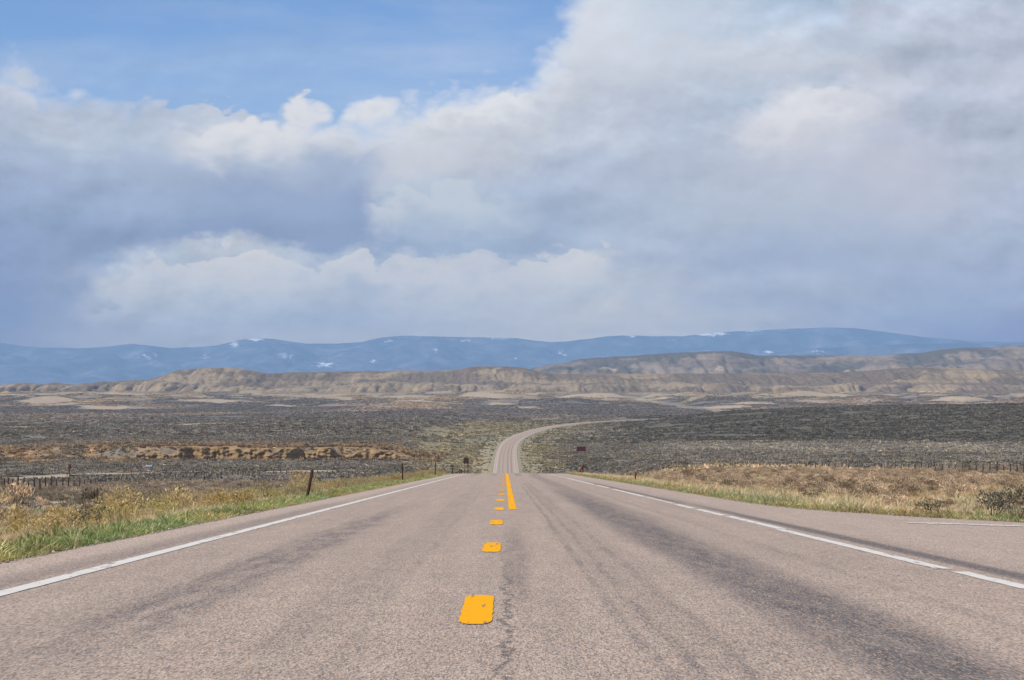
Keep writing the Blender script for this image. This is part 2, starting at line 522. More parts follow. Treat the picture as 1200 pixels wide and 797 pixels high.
def zone_col(x, y):
    """ground cover colour and shrub density at a point"""
    e = x - road_x(y)
    dl = np.maximum(LEFT_EDGE - e, 0); dr = np.maximum(e - right_edge(y), 0)
    left = e < 0
    dist = np.maximum(np.hypot(x, y), 1)
    yo = y
    y = y + 90 * fbm(x / 120., y / 260., 3, 59) * ss(y, 900, 1400)
    n1 = fbm(x / 60., y / 140., 4, 51); n2 = fbm(x / 300., y / 900., 4, 55); n3 = fbm(x / 14., y / 30., 3, 57)
    c = np.zeros(np.shape(x) + (3,)) + C['sage']
    c = lerp(c, C['dark'], ss(n1, -.1, .5) * .8)
    # farther plain: bluish grey with tan streaks
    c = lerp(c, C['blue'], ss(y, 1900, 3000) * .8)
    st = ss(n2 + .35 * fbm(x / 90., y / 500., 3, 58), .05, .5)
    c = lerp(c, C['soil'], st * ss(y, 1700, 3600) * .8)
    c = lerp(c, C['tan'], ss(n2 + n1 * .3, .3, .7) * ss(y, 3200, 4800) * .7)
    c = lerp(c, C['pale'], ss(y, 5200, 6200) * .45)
    fh = np.abs(fbm(x / 260., y / 420., 3, 12)) * ss(y, 4000, 5000)
    c = lerp(c, C['tan'] * .92, ss(fh, .16, .5) * .75)
    u = x / np.maximum(y, 50)
    # right: dark rise, light speckled flat before it, olive edge near the road
    rise = ss(u, .046, .052) * ss(y, 1450, 1560) * (1 - ss(y, 2550, 2900))
    c = lerp(c, C['dark'] * .85, rise * .9)
    flat_ = ss(u, .05, .075) * ss(y, 1190, 1260) * (1 - ss(y, 1420, 1540))
    c = lerp(c, C['pale'], flat_ * (.15 + .4 * ss(n1, -.2, .3)))
    # olive-tan slope both sides of the far road
    ol = (1 - ss(np.abs(u + .008 - .018 * ss(y, 1500, 2300)), .022, .036)) * ss(y, 900, 1100) * (1 - ss(y, 2250, 2500))
    c = lerp(c, C['olive'], ol * .85)
    y = yo
    # creek zone: gold and rust scrub on the left
    ck = ss(-u, .03, .045) * ss(y, bank_y(x) - 4, bank_y(x) + 4) * (1 - ss(y, bank_y(x) + 75, bank_y(x) + 150))
    c = lerp(c, C['gold'] * 1.0, ck * ss(n3, -.5, .15) * .85)
    ck2 = ss(-u, .14, .15) * ss(y, 1020, 1100) * (1 - ss(y, 1300, 1400))
    c = lerp(c, C['gold'], ck2 * ss(n3, -.05, .4) * .7)
    # verge: green, then dry grass
    wl_out = 8.6 + .022 * np.clip(y, 0, 700); wr_out = 16 + .12 * np.clip(y, 0, 400)
    vl = left * (1 - ss(dl, wl_out * .75, wl_out)) * (1 - ss(y, 500, 900))
    vr = (~left) * (1 - ss(dr, wr_out * .8, wr_out)) * (1 - ss(y, 420, 700))
    c = lerp(c, C['tan'], np.maximum(vl, vr))
    near = (dl + dr) > 0
    c = lerp(c, C['green'], near * (1 - ss(dl + dr, 1.2, 2.2)) * (.9 * left + .55 * (~left)) * (1 - ss(y, 260, 420)))
    c = lerp(c, C['olive'] * 1.1, near * (1 - ss(dl + dr, 6, 12)) * ss(y, 700, 900) * .9)
    b = bare(x, y)
    c = lerp(c, C['cream'], b)
    twin = left * np.exp(-((dl - 8.) / 1.2) ** 2) * .6 * ss(y, 980, 1050) * (1 - ss(y, 1500, 1650))
    c = lerp(c, C['tan'] * 1.1, twin)
    dens = (1 - b) * ss(dl + dr, 3, 9) * (1 - np.maximum(vl * .93, vr * .5)) * (1 - .75 * twin) * (1 - .35 * ol)
    dens = dens * np.clip(1.05 + .9 * fbm(x / 45., y / 130., 3, 64), np.where(y > 1300, .8, .4), 1) * (1 - .55 * st * ss(y, 3000, 4800)) * (1 - .7 * ss(fh, .2, .5))
    return c, dens, dict(vl=vl, vr=vr, dl=dl, dr=dr, rise=rise, ol=ol, ck=ck, flat=flat_)


# ------------------------------------------------------------------ materials
def ground_material():
    m, n, bs = mat_new("dry_ground")
    pos = n.new('ShaderNodeNewGeometry').outputs['Position']
    base = attr(n, 'zone')
    a = n.noise(pos, .9, 6, .65)
    b = n.noise(n.vm('MULTIPLY', pos, (1, .5, 1)), .07, 6, .65)
    c = n.noise(pos, 22, 3, .6)
    f = n.m('ADD', n.m('MULTIPLY_ADD', a, .7, .15), n.m('ADD', n.m('MULTIPLY', b, .55), n.m('MULTIPLY', c, .45)))
    col = n.mix(1.0, base, n.comb(f, f, f), 'MULTIPLY')
    n.l.new(col, bs.inputs['Base Color'])
    bp = n.new('ShaderNodeBump'); bp.inputs['Strength'].default_value = .6; bp.inputs['Distance'].default_value = .12
    n.l.new(a, bp.inputs['Height']); n.l.new(bp.outputs[0], bs.inputs['Normal'])
    return m


M_ground = ground_material()


def rows_cols():
    ys = np.concatenate([np.linspace(-70, 8, 16), np.geomspace(10, 7200, 760), np.geomspace(7400, 45500, 90)])
    us = np.concatenate([-np.geomspace(.98, .262, 34), np.linspace(-.26, .26, 520), np.geomspace(.262, .98, 34)])
    return ys, us


gy_, gu_ = rows_cols()
YY, UU = np.meshgrid(gy_, gu_, indexing='ij')
XX = UU * (np.maximum(YY, 0) + 26.) * 1.0
# columns near the road snap to its course so that the edge of the ground follows the pavement
ZZ = height(XX, YY)
ground = mesh_obj("ground", np.stack([XX, YY, ZZ], -1).reshape(-1, 3), grid_faces(*XX.shape), M_ground, smooth=True)
tag(ground, kind='structure', label='dry sagebrush plain falling away from the road')
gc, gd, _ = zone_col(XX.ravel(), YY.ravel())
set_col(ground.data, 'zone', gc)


# creek bank: its own fine mesh, eroded face towards the road
def creek_bank():
    m, n, bs = mat_new("eroded_earth")
    pos = n.new('ShaderNodeNewGeometry').outputs['Position']
    s = n.new('ShaderNodeSeparateXYZ'); n.put(s.inputs[0], pos)
    lay = n.noise(n.comb(n.m('MULTIPLY', s.outputs[0], .05), 0, s.outputs[2]), 1.3, 5, .6)
    blot = n.noise(pos, .35, 5, .65)
    col = n.ramp(n.m('ADD', n.m('MULTIPLY', lay, .5), n.m('MULTIPLY', blot, .5)),
                 [(.32, L3(98, 80, 60)), (.47, L3(130, 106, 76)), (.58, L3(156, 130, 92)), (.75, L3(170, 148, 114))])
    n.l.new(col, bs.inputs['Base Color'])
    xs = np.arange(-176, -38, .5); vs = np.linspace(0, 1, 26)
    XX, VV = np.meshgrid(xs, vs, indexing='ij')
    by = bank_y(XX)
    notch = 9 * np.exp(-((XX + 115.) / 2.6) ** 2) + 10 * np.exp(-((XX + 96.5) / 2.2) ** 2) + 7 * np.exp(-((XX + 131.) / 3) ** 2) + 8 * np.exp(-((XX + 78) / 2.) ** 2) + 6 * np.exp(-((XX + 150) / 3.) ** 2)
    top = height(XX, by + 24)
    bot = height(XX, by - 6) - .6
    face = np.clip(VV / .7, 0, 1)
    yb = by - 7 + notch * .45 + 3.0 * face ** 1.6 + np.clip((VV - .7) / .3, 0, 1) * (32)
    crown = .5 * ss(XX, -176, -165) + .5
    zt = top + .5 + (.5 * fbm(XX / 9., VV * 2, 3, 62)) - .7 * np.clip((VV - .85) / .15, 0, 1)
    z = bot + (zt - bot) * ss(face, -.15, 1.0) * (.55 + .45 * ss(-np.abs(XX + 105), -72, -45))
    z = bot + (z - bot) * (.40 + .60 * ss(perlin(XX / 15., 0 * XX + 3.7, 69), -.45, .05))
    yb = yb + fbm(XX / 3.5, z / 1.6, 4, 66) * 1.3 * (face < 1) + np.abs(perlin(XX / 2.6, z / 14., 68)) * 2.4 * ss(-VV, -.7, -.2)
    o = mesh_obj("creek_bank", np.stack([XX, yb, z], -1).reshape(-1, 3), grid_faces(*XX.shape), m, smooth=False)
    tag(o, 'rust brown eroded creek bank on the left plain', kind='structure')


creek_bank()


# ------------------------------------------------------------------ hills and mountains
def hill_material(name, stops, green, sc_=1.0, greenlev=.5):
    m, n, bs = mat_new(name)
    pos = n.new('ShaderNodeNewGeometry').outputs['Position']
    s = n.new('ShaderNodeSeparateXYZ'); n.put(s.inputs[0], pos)
    base = n.noise(n.vm('MULTIPLY', pos, (sc_, sc_ * .4, sc_ * 2.2)), .006, 6, .62)
    lay = n.noise(n.comb(n.m('MULTIPLY', s.outputs[0], .002), 0, s.outputs[2]), .13 * sc_, 5, .7)
    col = n.ramp(n.m('ADD', n.m('MULTIPLY', base, .55), n.m('MULTIPLY', lay, .45)), stops)
    gm = attr(n, 'veg')
    gs = n.new('ShaderNodeSeparateColor'); n.put(gs.inputs[0], gm)
    sp = n.noise(pos, .035 * sc_, 6, .7)
    f = n.sstep(n.m('ADD', gs.outputs[0], n.m('SUBTRACT', sp, .5)), .38, .62)
    col = n.mix(f, col, green)
    col = n.mix(n.sstep(n.m('ADD', gs.outputs[1], n.m('MULTIPLY', n.m('SUBTRACT', sp, .5), .8)), .45, .6), col, L3(184, 162, 132))
    dots = n.noise(pos, .085 * sc_, 3, .6)
    col = n.mix(n.m('MULTIPLY', n.sstep(dots, .54, .62), n.m('MULTIPLY_ADD', f, .45, .4)), col, L3(82, 77, 68))
    col = n.mix(.35, col, n.mix(sp, L3(70, 66, 60), L3(235, 225, 210)), 'SOFT_LIGHT')
    n.l.new(col, bs.inputs['Base Color'])
    return m


def curve_px(tab, d):
    """skyline table of (photo x, photo y) as heights at distance d"""
    xs = np.array([(p[0] - VPX) / F_PX * d for p in tab]); zs = np.array([1.0 + (HZN - p[1]) / F_PX * d for p in tab])
    return xs, zs


SKY_FRONT = [(-400, 452), (-200, 455), (0, 452), (45, 451), (60, 447.5), (80, 451), (110, 448), (150, 446), (177, 444), (195, 438), (207, 433.5), (235, 431.5), (260, 430.5), (287, 432.5), (313, 438), (345, 436), (400, 435.5),
             (450, 434.5), (520, 434), (545, 432), (553, 429.5), (590, 429), (613, 430.5), (633, 436), (660, 438.5), (720, 438), (800, 438), (933, 437), (1000, 436), (1050, 432), (1085, 430.5), (1117, 431), (1160, 433), (1200, 433.5), (1300, 434), (1600, 440)]


def front_hills():
    d0 = 6650.
    xs = np.concatenate([np.arange(-3200, -1560, 16.), np.arange(-1560, 1560, 2.6), np.arange(1560, 3200, 16.)])
    ts = np.concatenate([np.linspace(0, 1, 120), np.linspace(1.03, 1.6, 10)])
    X, T = np.meshgrid(xs, ts, indexing='ij')
    sx, sz = curve_px(SKY_FRONT, d0)
    crest = np.interp(X, sx, sz)
    k = np.exp(-(np.arange(-9, 10) / 5.) ** 2); k /= k.sum()
    cr1 = np.convolve(np.pad(crest[:, 0], 9, mode='edge'), k, mode='valid')
    crest = (cr1 + 1.0 * fbm(xs / 30., xs * 0 + .5, 3, 70))[:, None] + 0 * X
    Y = 5930 + T * 760 + 60 * perlin(X / 700., X * 0, 71)
    base = height(X, Y) - 1.0
    # scalloped front: blunt noses with sharp draws between
    big = np.abs(perlin(X / 150. + .25 * perlin(X / 90., Y / 200., 72), .7 + 0 * X, 73))
    mid = np.abs(perlin(X / 52. + .3 * perlin(X / 40., Y / 90., 74), Y / 900., 75))
    sml = np.abs(perlin(X / 21., Y / 500., 76))
    nose = .62 * np.sqrt(np.clip(big, 0, 1)) * 1.25 + .3 * np.sqrt(np.clip(mid, 0, 1)) + .12 * np.sqrt(sml)
    foot = .46 - .33 * nose
    t1 = np.clip((T - foot) / (.2 + .1 * ss(perlin(X / 300., X * 0 + 3.3, 171), -.4, .4)), 0, 1)
    tier = 1 - (1 - t1) ** 1.9
    wob = fbm(X / 400., 0 * X, 3, 78)
    tierh = (23. + 15 * wob) * (.62 + .45 * nose)
    tierh = np.minimum(tierh, (crest + 26) * .82)
    z = -26 + 3.5 * ss(T, 0, .35) + tierh * tier
    apron = 4.5 * ss(T, foot - .22, foot) * (1 - t1)
    z = z + apron
    up = ss(T, .48, .97)
    draws = (1 - np.abs(fbm(X / 95., Y / 260., 4, 80)) * 1.2)
    z = z + (crest - (-26 + 3.5 + tierh)) * up
    spur = np.abs(perlin(X / 105. + .5 * perlin(X / 80., Y / 160., 172), Y / 1400., 173)) * 1.3 + .5 * np.abs(perlin(X / 38., Y / 700., 174))
    z = z - 12. * (1 - np.clip(spur, 0, 1)) * ss(T, .5, .7) * (1 - ss(T, .9, .99))
    z = z + .8 * fbm(X / 26., Y / 60., 4, 82) * ss(T, .1, .3) * (1 - ss(T, .9, 1)) + 1.8 * fbm(X / 12., Y / 60., 3, 84) * ss(T, .12, .3) * (1 - ss(T, .85, .97))
    z = np.where(T > 1, crest - (T - 1) * 30, z)
    z = np.where(T < .03, base - 3, z)
    stops = [(.3, L3(103, 93, 79)), (.45, L3(128, 114, 94)), (.55, L3(152, 135, 110)), (.7, L3(124, 112, 95))]
    m = hill_material("badland_earth", stops, L3(112, 100, 86))
    o = mesh_obj("badland_hills", np.stack([X, Y, z], -1).reshape(-1, 3), grid_faces(*X.shape)[:, ::-1].copy(), m, smooth=True)
    veg = np.zeros(X.shape + (3,))
    v = .42 + .14 * ss(T, .45, .6) * (1 - .45 * ss(T, .88, 1.)) + .3 * (1 - ss(T, .05, .2)) - .3 * t1 * (1 - ss(T, .42, .5)) * ss(nose, .3, .7) + .55 * fbm(X / 230., Y / 200., 4, 86)
    v = v + .35 * (nose < .28) * (T > foot)
    v = v + .2 * ss(X, 350, 700) * (1 - ss(X, 930, 1080))
    veg[..., 0] = v
    veg[..., 1] = np.clip(.62 * np.exp(-((T - foot + .02) / .05) ** 2) * ss(perlin(X / 190., 0 * X, 88), -.1, .35), 0, 1)
    set_col(o.data, 'veg', veg.reshape(-1, 3))
    tag(o, 'low eroded badland hills across the plain', kind='structure')


SKY_RIDGE = [(540, 450), (600, 438), (627, 431), (640, 428), (655, 426), (668, 424), (680, 420.5), (700, 419.5), (740, 417), (775, 414.5), (800, 413), (853, 411.5), (870, 413.5), (887, 416.5), (940, 417), (987, 416.5), (1040, 416),
             (1077, 413.5), (1105, 410), (1127, 408), (1165, 406.5), (1200, 405), (1260, 403), (1400, 402), (1700, 410)]


def far_ridge():
    d0 = 10800.
    xs = np.concatenate([np.arange(-300, 2700, 4.2), np.arange(2700, 4400, 20.)])
    ts = np.concatenate([np.linspace(0, 1, 84), np.linspace(1.05, 1.8, 8)])
    X, T = np.meshgrid(xs, ts, indexing='ij')
    sx, sz = curve_px(SKY_RIDGE, d0)
    crest = np.interp(xs, sx, sz) + 2.0 * fbm(xs / 60., xs * 0 + .5, 4, 90)
    crest = crest[:, None] + 0 * X
    Y = 9000 + T * 1800
    r = np.abs(fbm(X / 330., Y / 900., 5, 91, .55))
    r2 = np.abs(perlin(X / 75. + .5 * perlin(X / 90., Y / 300., 95), Y / 900., 92))
    prof = .25 * ss(T, .05, .3) + .45 * ss(T, .36, .62) + .3 * ss(T, .7, 1)
    z = -38 + (crest + 38) * prof
    z = z - (1 - ss(T, .8, .96)) * ss(T, .08, .4) * (16 * (1 - r * 1.6) + 9 * (1 - r2 * 2) - 9)
    z = z + 2.5 * fbm(X / 40., Y / 90., 3, 93) * (1 - ss(T, .95, 1))
    z = np.where(T > 1, crest - (T - 1) * 90, z)
    stops = [(.32, L3(98, 88, 78)), (.46, L3(120, 108, 96)), (.56, L3(142, 128, 114)), (.7, L3(114, 104, 94))]
    m = hill_material("pale_ridge_earth", stops, L3(92, 90, 82), .6)
    o = mesh_obj("far_ridge", np.stack([X, Y, z], -1).reshape(-1, 3), grid_faces(*X.shape)[:, ::-1].copy(), m, smooth=True)
    veg = np.zeros(X.shape + (3,))
    veg[..., 0] = .42 + .5 * fbm(X / 240., Y / 420., 4, 94) + .25 * ss(T, .88, 1) + .3 * ss(X, 280, 500) * (1 - ss(X, 600, 760)) * ss(T, .35, .6) * 0.7
    veg[..., 1] = .22 + .4 * fbm(X / 130., Y / 300., 3, 96) * ss(T, .3, .4) * (1 - ss(T, .62, .7))
    set_col(o.data, 'veg', veg.reshape(-1, 3))
    tag(o, 'pale eroded ridge behind the badland hills on the right', kind='structure')


SKY_MTN = [(-500, 404), (-200, 400), (0, 402), (33, 406.5), (93, 408.5), (130, 406), (157, 403), (200, 408), (253, 405.5), (270, 401), (285, 398), (300, 396), (320, 397), (340, 400), (360, 403), (400, 402.5), (427, 400), (445, 396), (467, 393.5), (500, 394),
           (540, 395), (575, 395.5), (600, 396), (625, 399), (647, 401), (670, 399.5), (693, 397), (710, 394.5), (727, 393), (765, 394), (800, 394), (833, 390.5), (867, 388), (917, 386), (967, 383.5), (1000, 384.5), (1040, 389), (1090, 396), (1140, 400), (1180, 401), (1250, 398), (1400, 394), (1700, 400)]
SKY_MTN2 = [(700, 440), (800, 430), (880, 418), (940, 409), (967, 408), (1013, 404.5), (1060, 403.5), (1133, 402), (1170, 403), (1200, 402), (1300, 400), (1500, 408), (1700, 420)]


def mountains(name, tab, d0, depth, step, seed, label, snow):
    px0, px1 = tab[0][0], tab[-1][0]
    x0, x1 = (px0 - VPX) / F_PX * d0, (px1 - VPX) / F_PX * d0
    xs = np.arange(x0, x1, step)
    ts = np.concatenate([np.linspace(0, 1, 70), np.linspace(1.06, 1.5, 6)])
    X, T = np.meshgrid(xs, ts, indexing='ij')
    sx, sz = curve_px(tab, d0)
    crest = (np.interp(xs, sx, sz) + 9 * fbm(xs / 480., xs * 0, 4, seed))[:, None] + 0 * X
    Y = d0 - depth + T * depth
    r = 1 - np.abs(fbm(X / 2700., Y / 4000., 5, seed + 3, .5)) * 1.5
    base = -45.
    z = base + (crest - base) * (T ** .85) - (1 - ss(T, .86, 1)) * ss(T, 0, .25) * (crest - base) * .30 * r
    z = z + (1 - ss(T, .9, 1)) * 26 * fbm(X / 400., Y / 550., 4, seed + 5)
    z = np.where(T > 1, crest - (T - 1) * 700, z)
    m, n, bs = mat_new(name + "_hazed_forest")
    pos = n.new('ShaderNodeNewGeometry').outputs['Position']
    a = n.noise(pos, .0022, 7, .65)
    col = n.ramp(a, [(.38, L3(62, 76, 88)), (.5, L3(82, 94, 106)), (.6, L3(108, 117, 126)), (.7, L3(138, 142, 148))])  # forest tones lightened and blued: part of the haze is put into the colour
    sn = attr(n, 'snow'); sp = n.new('ShaderNodeSeparateColor'); n.put(sp.inputs[0], sn)
    fs = n.sstep(n.m('ADD', sp.outputs[0], n.m('MULTIPLY', n.m('SUBTRACT', n.noise(n.vm('MULTIPLY', pos, (1, .5, 2)), .0095, 6, .75), .5), 3.2)), .55, .8)
    col = n.mix(fs, col, L3(240, 242, 246))
    n.l.new(col, bs.inputs['Base Color'])
    o = mesh_obj(name, np.stack([X, Y, z], -1).reshape(-1, 3), grid_faces(*X.shape)[:, ::-1].copy(), m, smooth=True)
    s = np.zeros(X.shape + (3,))
    px = X / Y * F_PX + VPX; py = HZN - (z - 1) / Y * F_PX
    f = -.35 + 0 * X
    for cx, cy, rx_, ry_, am in snow:
        f = np.maximum(f, -.35 + (am + .12) * np.exp(-((px - cx) / (rx_ * 1.3)) ** 2 - ((py - cy) / (ry_ * 1.3)) ** 2))
    s[..., 0] = np.clip(f, -.3, 1)
    s[..., 0] = np.clip(s[..., 0], 0, 1) + .02
    set_col(o.data, 'snow', s.reshape(-1, 3))
    tag(o, label, kind='structure')


SNOW = [(300, 398, 9, 2.5, 1.3), (275, 404, 8, 5, .95), (335, 418, 14, 7, .85), (380, 427, 18, 5, .9), (170, 418, 24, 7, .7), (240, 417, 10, 5, .8), (455, 400, 6, 2, .95), (512, 410, 8, 5, .85), (440, 423, 12, 3, .9), (545, 399, 9, 2.5, .9),
        (585, 395.5, 24, 1.6, 1.1), (600, 419, 10, 4, .7), (660, 414, 24, 5, .72), (740, 395, 10, 2, .9), (790, 398, 10, 3, .8), (832, 391, 20, 2.6, 1.5), (880, 388, 16, 1.2, 1.0), (900, 414, 10, 3, 1.0), (990, 414, 20, 3, .8), (1060, 412, 20, 3, .7)]

front_hills()
far_ridge()
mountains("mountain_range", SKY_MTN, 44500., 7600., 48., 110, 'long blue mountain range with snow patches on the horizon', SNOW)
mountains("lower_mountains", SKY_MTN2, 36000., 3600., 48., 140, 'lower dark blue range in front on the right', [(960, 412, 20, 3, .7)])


# ------------------------------------------------------------------ road
def road_material():
    m, n, bs = mat_new("chip_seal")
    uv = n.new('ShaderNodeUVMap', uv_map='road').outputs[0]      # x: metres from the centre, y: metres along
    s = n.new('ShaderNodeSeparateXYZ'); n.put(s.inputs[0], uv)
    X, Yv = s.outputs[0], s.outputs[1]
    near = n.m('SUBTRACT', 1.0, n.sstep(Yv, 60, 200))
    guv = n.vm('MULTIPLY', uv, (1.0, .13, 1.0))
    grit = n.noise(guv, 105, 3, .7)
    vor = n.new('ShaderNodeTexVoronoi'); vor.inputs['Scale'].default_value = 115; n.put(vor.inputs['Vector'], guv)
    vs = n.new('ShaderNodeSeparateColor'); n.put(vs.inputs[0], vor.outputs['Color'])
    chip = vs.outputs[0]
    big = n.noise(uv, 1.1, 5, .65)
    streak = n.noise(n.vm('MULTIPLY', uv, (1.0, .03, 1)), 3.2, 5, .6)
    patch = n.noise(n.vm('MULTIPLY', uv, (1.0, .10, 1)), 4.5, 7, .8)
    col = n.ramp(n.m('ADD', n.m('MULTIPLY', big, .35), n.m('ADD', n.m('MULTIPLY', streak, .45), n.m('MULTIPLY', patch, .2))),
                 [(.3, L3(143, 128, 116)), (.5, L3(158, 141, 127)), (.68, L3(172, 154, 138))])
    # wear bands: (centre, half width, strength, y0, y1)
    dark = None

    def band(c, hw, st, y0, y1, fade=12, wob=.25, lo=.42, hi=.6):
        w = n.m('MULTIPLY_ADD', n.m('SUBTRACT', n.noise(n.vm('MULTIPLY', uv, (1, .09, 1)), 1.6, 3, .5), .5), wob, X)
        d = n.m('DIVIDE', n.m('ABSOLUTE', n.m('SUBTRACT', w, c)), hw)
        k = n.m('SUBTRACT', 1.0, n.sstep(d, .35, 1.25))
        t = n.m('MULTIPLY', n.sstep(Yv, y0 - fade * .3, y0 + fade * .3), n.m('SUBTRACT', 1.0, n.sstep(Yv, y1 - fade, y1 + fade)))
        p = n.sstep(n.m('ADD', n.m('MULTIPLY', patch, .5), n.m('MULTIPLY', grit, .5)), lo, hi)
        return n.m('MULTIPLY', n.m('MULTIPLY', k, t), n.m('MULTIPLY', p, st))
    bl = [band(-2.35, .40, .8, 13, 52, 14, .6, .44, .56), band(2.08, .5, .95, -20, 90, 40, .3, .34, .58), band(2.35, .45, .6, 30, 230, 40, .3, .36, .6),
          band(1.05, .24, .35, 10, 120, 20, .3), band(.1, .14, .6, 18, 36, 6, .2, .42, .58), band(.74, .05, .55, -20, 110, 20, .16, .44, .56), band(.92, .05, .55, -20, 130, 20, .16, .44, .56), band(1.16, .06, .5, -20, 130, 20, .2, .44, .56), band(-.85, .06, .4, -20, 110, 20, .16, .46, .58), band(-1.3, .06, .4, -20, 110, 20, .16, .46, .58), band(3.1, .1, .4, -20, 110, 20, .2, .46, .58), band(-1.15, .3, .25, 10, 90, 20), band(4.55, .17, .85, -20, 60, 20, .06, .2, .4),
          band(4.45, .16, .7, 60, 130, 20, .06, .25, .5), band(-4.25, .32, .4, 14, 60, 10, .2, .35, .55), band(-1.0, .35, .35, 200, 3000, 90, .1, .2, .45), band(-2.6, .35, .35, 200, 3000, 90, .1, .2, .45),
          band(1.1, .35, .5, 200, 3000, 90, .1, .2, .45), band(2.7, .35, .5, 200, 3000, 90, .1, .2, .45), band(-2.9, .6, .25, -20, 16, 8, .5)]
    for b in bl:
        dark = b if dark is None else n.m('MAXIMUM', dark, b)
    # meandering crack along the centre joint and hair cracks
    cw = n.m('MULTIPLY_ADD', n.m('SUBTRACT', n.noise(n.vm('MULTIPLY', uv, (1, .5, 1)), 1.6, 6, .7), .5), .5, X)
    ck = n.m('SUBTRACT', 1.0, n.sstep(n.m('ABSOLUTE', n.m('SUBTRACT', cw, .02)), .008, .035))
    ck = n.m('MULTIPLY', ck, n.m('MULTIPLY', n.sstep(n.noise(uv, 2.2, 5, .75), .40, .52), n.m('SUBTRACT', 1.0, n.sstep(Yv, 19, 30))))
    ck = n.m('MULTIPLY', ck, .72)
    ck2w = n.m('MULTIPLY_ADD', n.m('SUBTRACT', n.noise(uv, 2.0, 6, .7), .5), .3, X)
    ck2 = n.m('MULTIPLY', n.m('SUBTRACT', 1.0, n.sstep(n.m('ABSOLUTE', n.m('SUBTRACT', ck2w, -4.12)), .004, .02)), .5)
    dark = n.m('MAXIMUM', dark, n.m('MAXIMUM', ck, ck2))
    col = n.mix(dark, col, L3(84, 80, 80))
    # paler, sandier outer shoulders
    sh = n.m('MAXIMUM', n.sstep(n.m('MULTIPLY', X, -1.0), 4.2, 4.6), n.m('MULTIPLY', n.sstep(X, 4.7, 5.2), .55))
    col = n.mix(n.m('MULTIPLY', sh, .45), col, L3(186, 166, 150))
    # stone chips
    g2 = n.m('MULTIPLY_ADD', chip, .95, .525)
    g3 = n.m('MULTIPLY_ADD', grit, 2.0, .0)
    gg = n.m('MULTIPLY', g2, g3)
    mixf = n.new('ShaderNodeMix', data_type='FLOAT'); n.put(mixf.inputs[0], n.m('MULTIPLY_ADD', near, .62, .3)); mixf.inputs[2].default_value = 1.0; n.put(mixf.inputs[3], gg)
    col = n.mix(1.0, col, n.comb(mixf.outputs[0], mixf.outputs[0], mixf.outputs[0]), 'MULTIPLY')
    chip_t = n.mix(n.m('MULTIPLY', n.sstep(vs.outputs[1], .8, .95), .5), col, L3(196, 160, 130))
    n.l.new(chip_t, bs.inputs['Base Color'])
    bs.inputs['Roughness'].default_value = .82
    bp = n.new('ShaderNodeBump'); bp.inputs['Strength'].default_value = .55; bp.inputs['Distance'].default_value = .012
    n.l.new(n.m('SUBTRACT', n.m('ADD', chip, grit), n.m('MULTIPLY', ck, 2)), bp.inputs['Height']); n.l.new(bp.outputs[0], bs.inputs['Normal'])
    return m


M_road = road_material()


def strip_mesh(name, ys, offs, mat, lift, parent=None, jitter=0.0, subs=None):
    """a sheet that follows the road: offs = function y -> array of lateral offsets"""
    ys = np.asarray(ys, float)
    cx = road_x(ys); g = np.gradient(cx, ys) if len(ys) > 2 else np.zeros(len(ys)) + (road_x(ys[-1] + 1) - road_x(ys[-1]))
    nx, ny = 1 / np.sqrt(1 + g * g), -g / np.sqrt(1 + g * g)
    O = np.stack([offs(y) for y in ys])
    X = cx[:, None] + nx[:, None] * O
    Y = ys[:, None] + ny[:, None] * O
    crown = -.02 * np.clip(np.abs(O) - .3, 0, 3.8) * .25
    Z = road_z(ys)[:, None] + crown + lift
    if jitter:
        X = X + rng.normal(0, jitter, X.shape) * (np.abs(O - O.mean(1, keepdims=True)) > 1e-4)
    o = mesh_obj(name, np.stack([X, Y, Z], -1).reshape(-1, 3), grid_faces(*X.shape), mat, parent)
    uvl = o.data.uv_layers.new(name='road')
    uvv = np.stack([O, np.broadcast_to(ys[:, None], O.shape)], -1).reshape(-1, 2)
    li = np.empty(len(o.data.loops), dtype=np.int32); o.data.loops.foreach_get('vertex_index', li)
    uvl.data.foreach_set('uv', uvv[li].astype(np.float32).ravel())
    return o


wig = lambda y: .05 * float(perlin(y / 1.3, .5, 201)) + .04 * float(perlin(y / .35, .5, 202))
ry = np.concatenate([np.linspace(-70, 10, 30), np.arange(10.25, 120, .25), np.arange(120, 400, 2.), np.arange(400, 2790, 6.)])
road = strip_mesh("road", ry, lambda y: np.array([LEFT_EDGE + wig(y), -3.9, -2, -.3, .3, 2, 4.2, right_edge(y) - .12 + wig(y + 500)]), M_road, .02)
tag(road, 'two-lane chip sealed highway running to the horizon', kind='structure')


def paint(name, c1, c2, wear):
    m, n, bs = mat_new(name)
    uv = n.new('ShaderNodeUVMap', uv_map='road').outputs[0]
    a = n.noise(n.vm('MULTIPLY', uv, (1, .17, 1)), 90, 3, .7); b = n.noise(uv, 4, 5, .7)
    col = n.mix(b, c1, c2)
    w = n.sstep(n.m('ADD', n.m('MULTIPLY', a, .55), n.m('MULTIPLY', b, .45)), wear, wear + .07)
    hole = n.m('MULTIPLY', n.sstep(n.noise(n.vm('MULTIPLY', uv, (1, .07, 1)), 13, 3, .6), .60, .63), .75)
    col = n.mix(n.m('MAXIMUM', w, hole), col, L3(120, 104, 92))
    sh = n.m('MULTIPLY_ADD', a, .3, .85)
    col = n.mix(1.0, col, n.comb(sh, sh, sh), 'MULTIPLY')
    n.l.new(col, bs.inputs['Base Color'])
    bs.inputs['Roughness'].default_value = .8
    bs.inputs['Specular IOR Level'].default_value = .05
    bp = n.new('ShaderNodeBump'); bp.inputs['Strength'].default_value = .1; bp.inputs['Distance'].default_value = .001
    n.l.new(a, bp.inputs['Height']); n.l.new(bp.outputs[0], bs.inputs['Normal'])
    return m


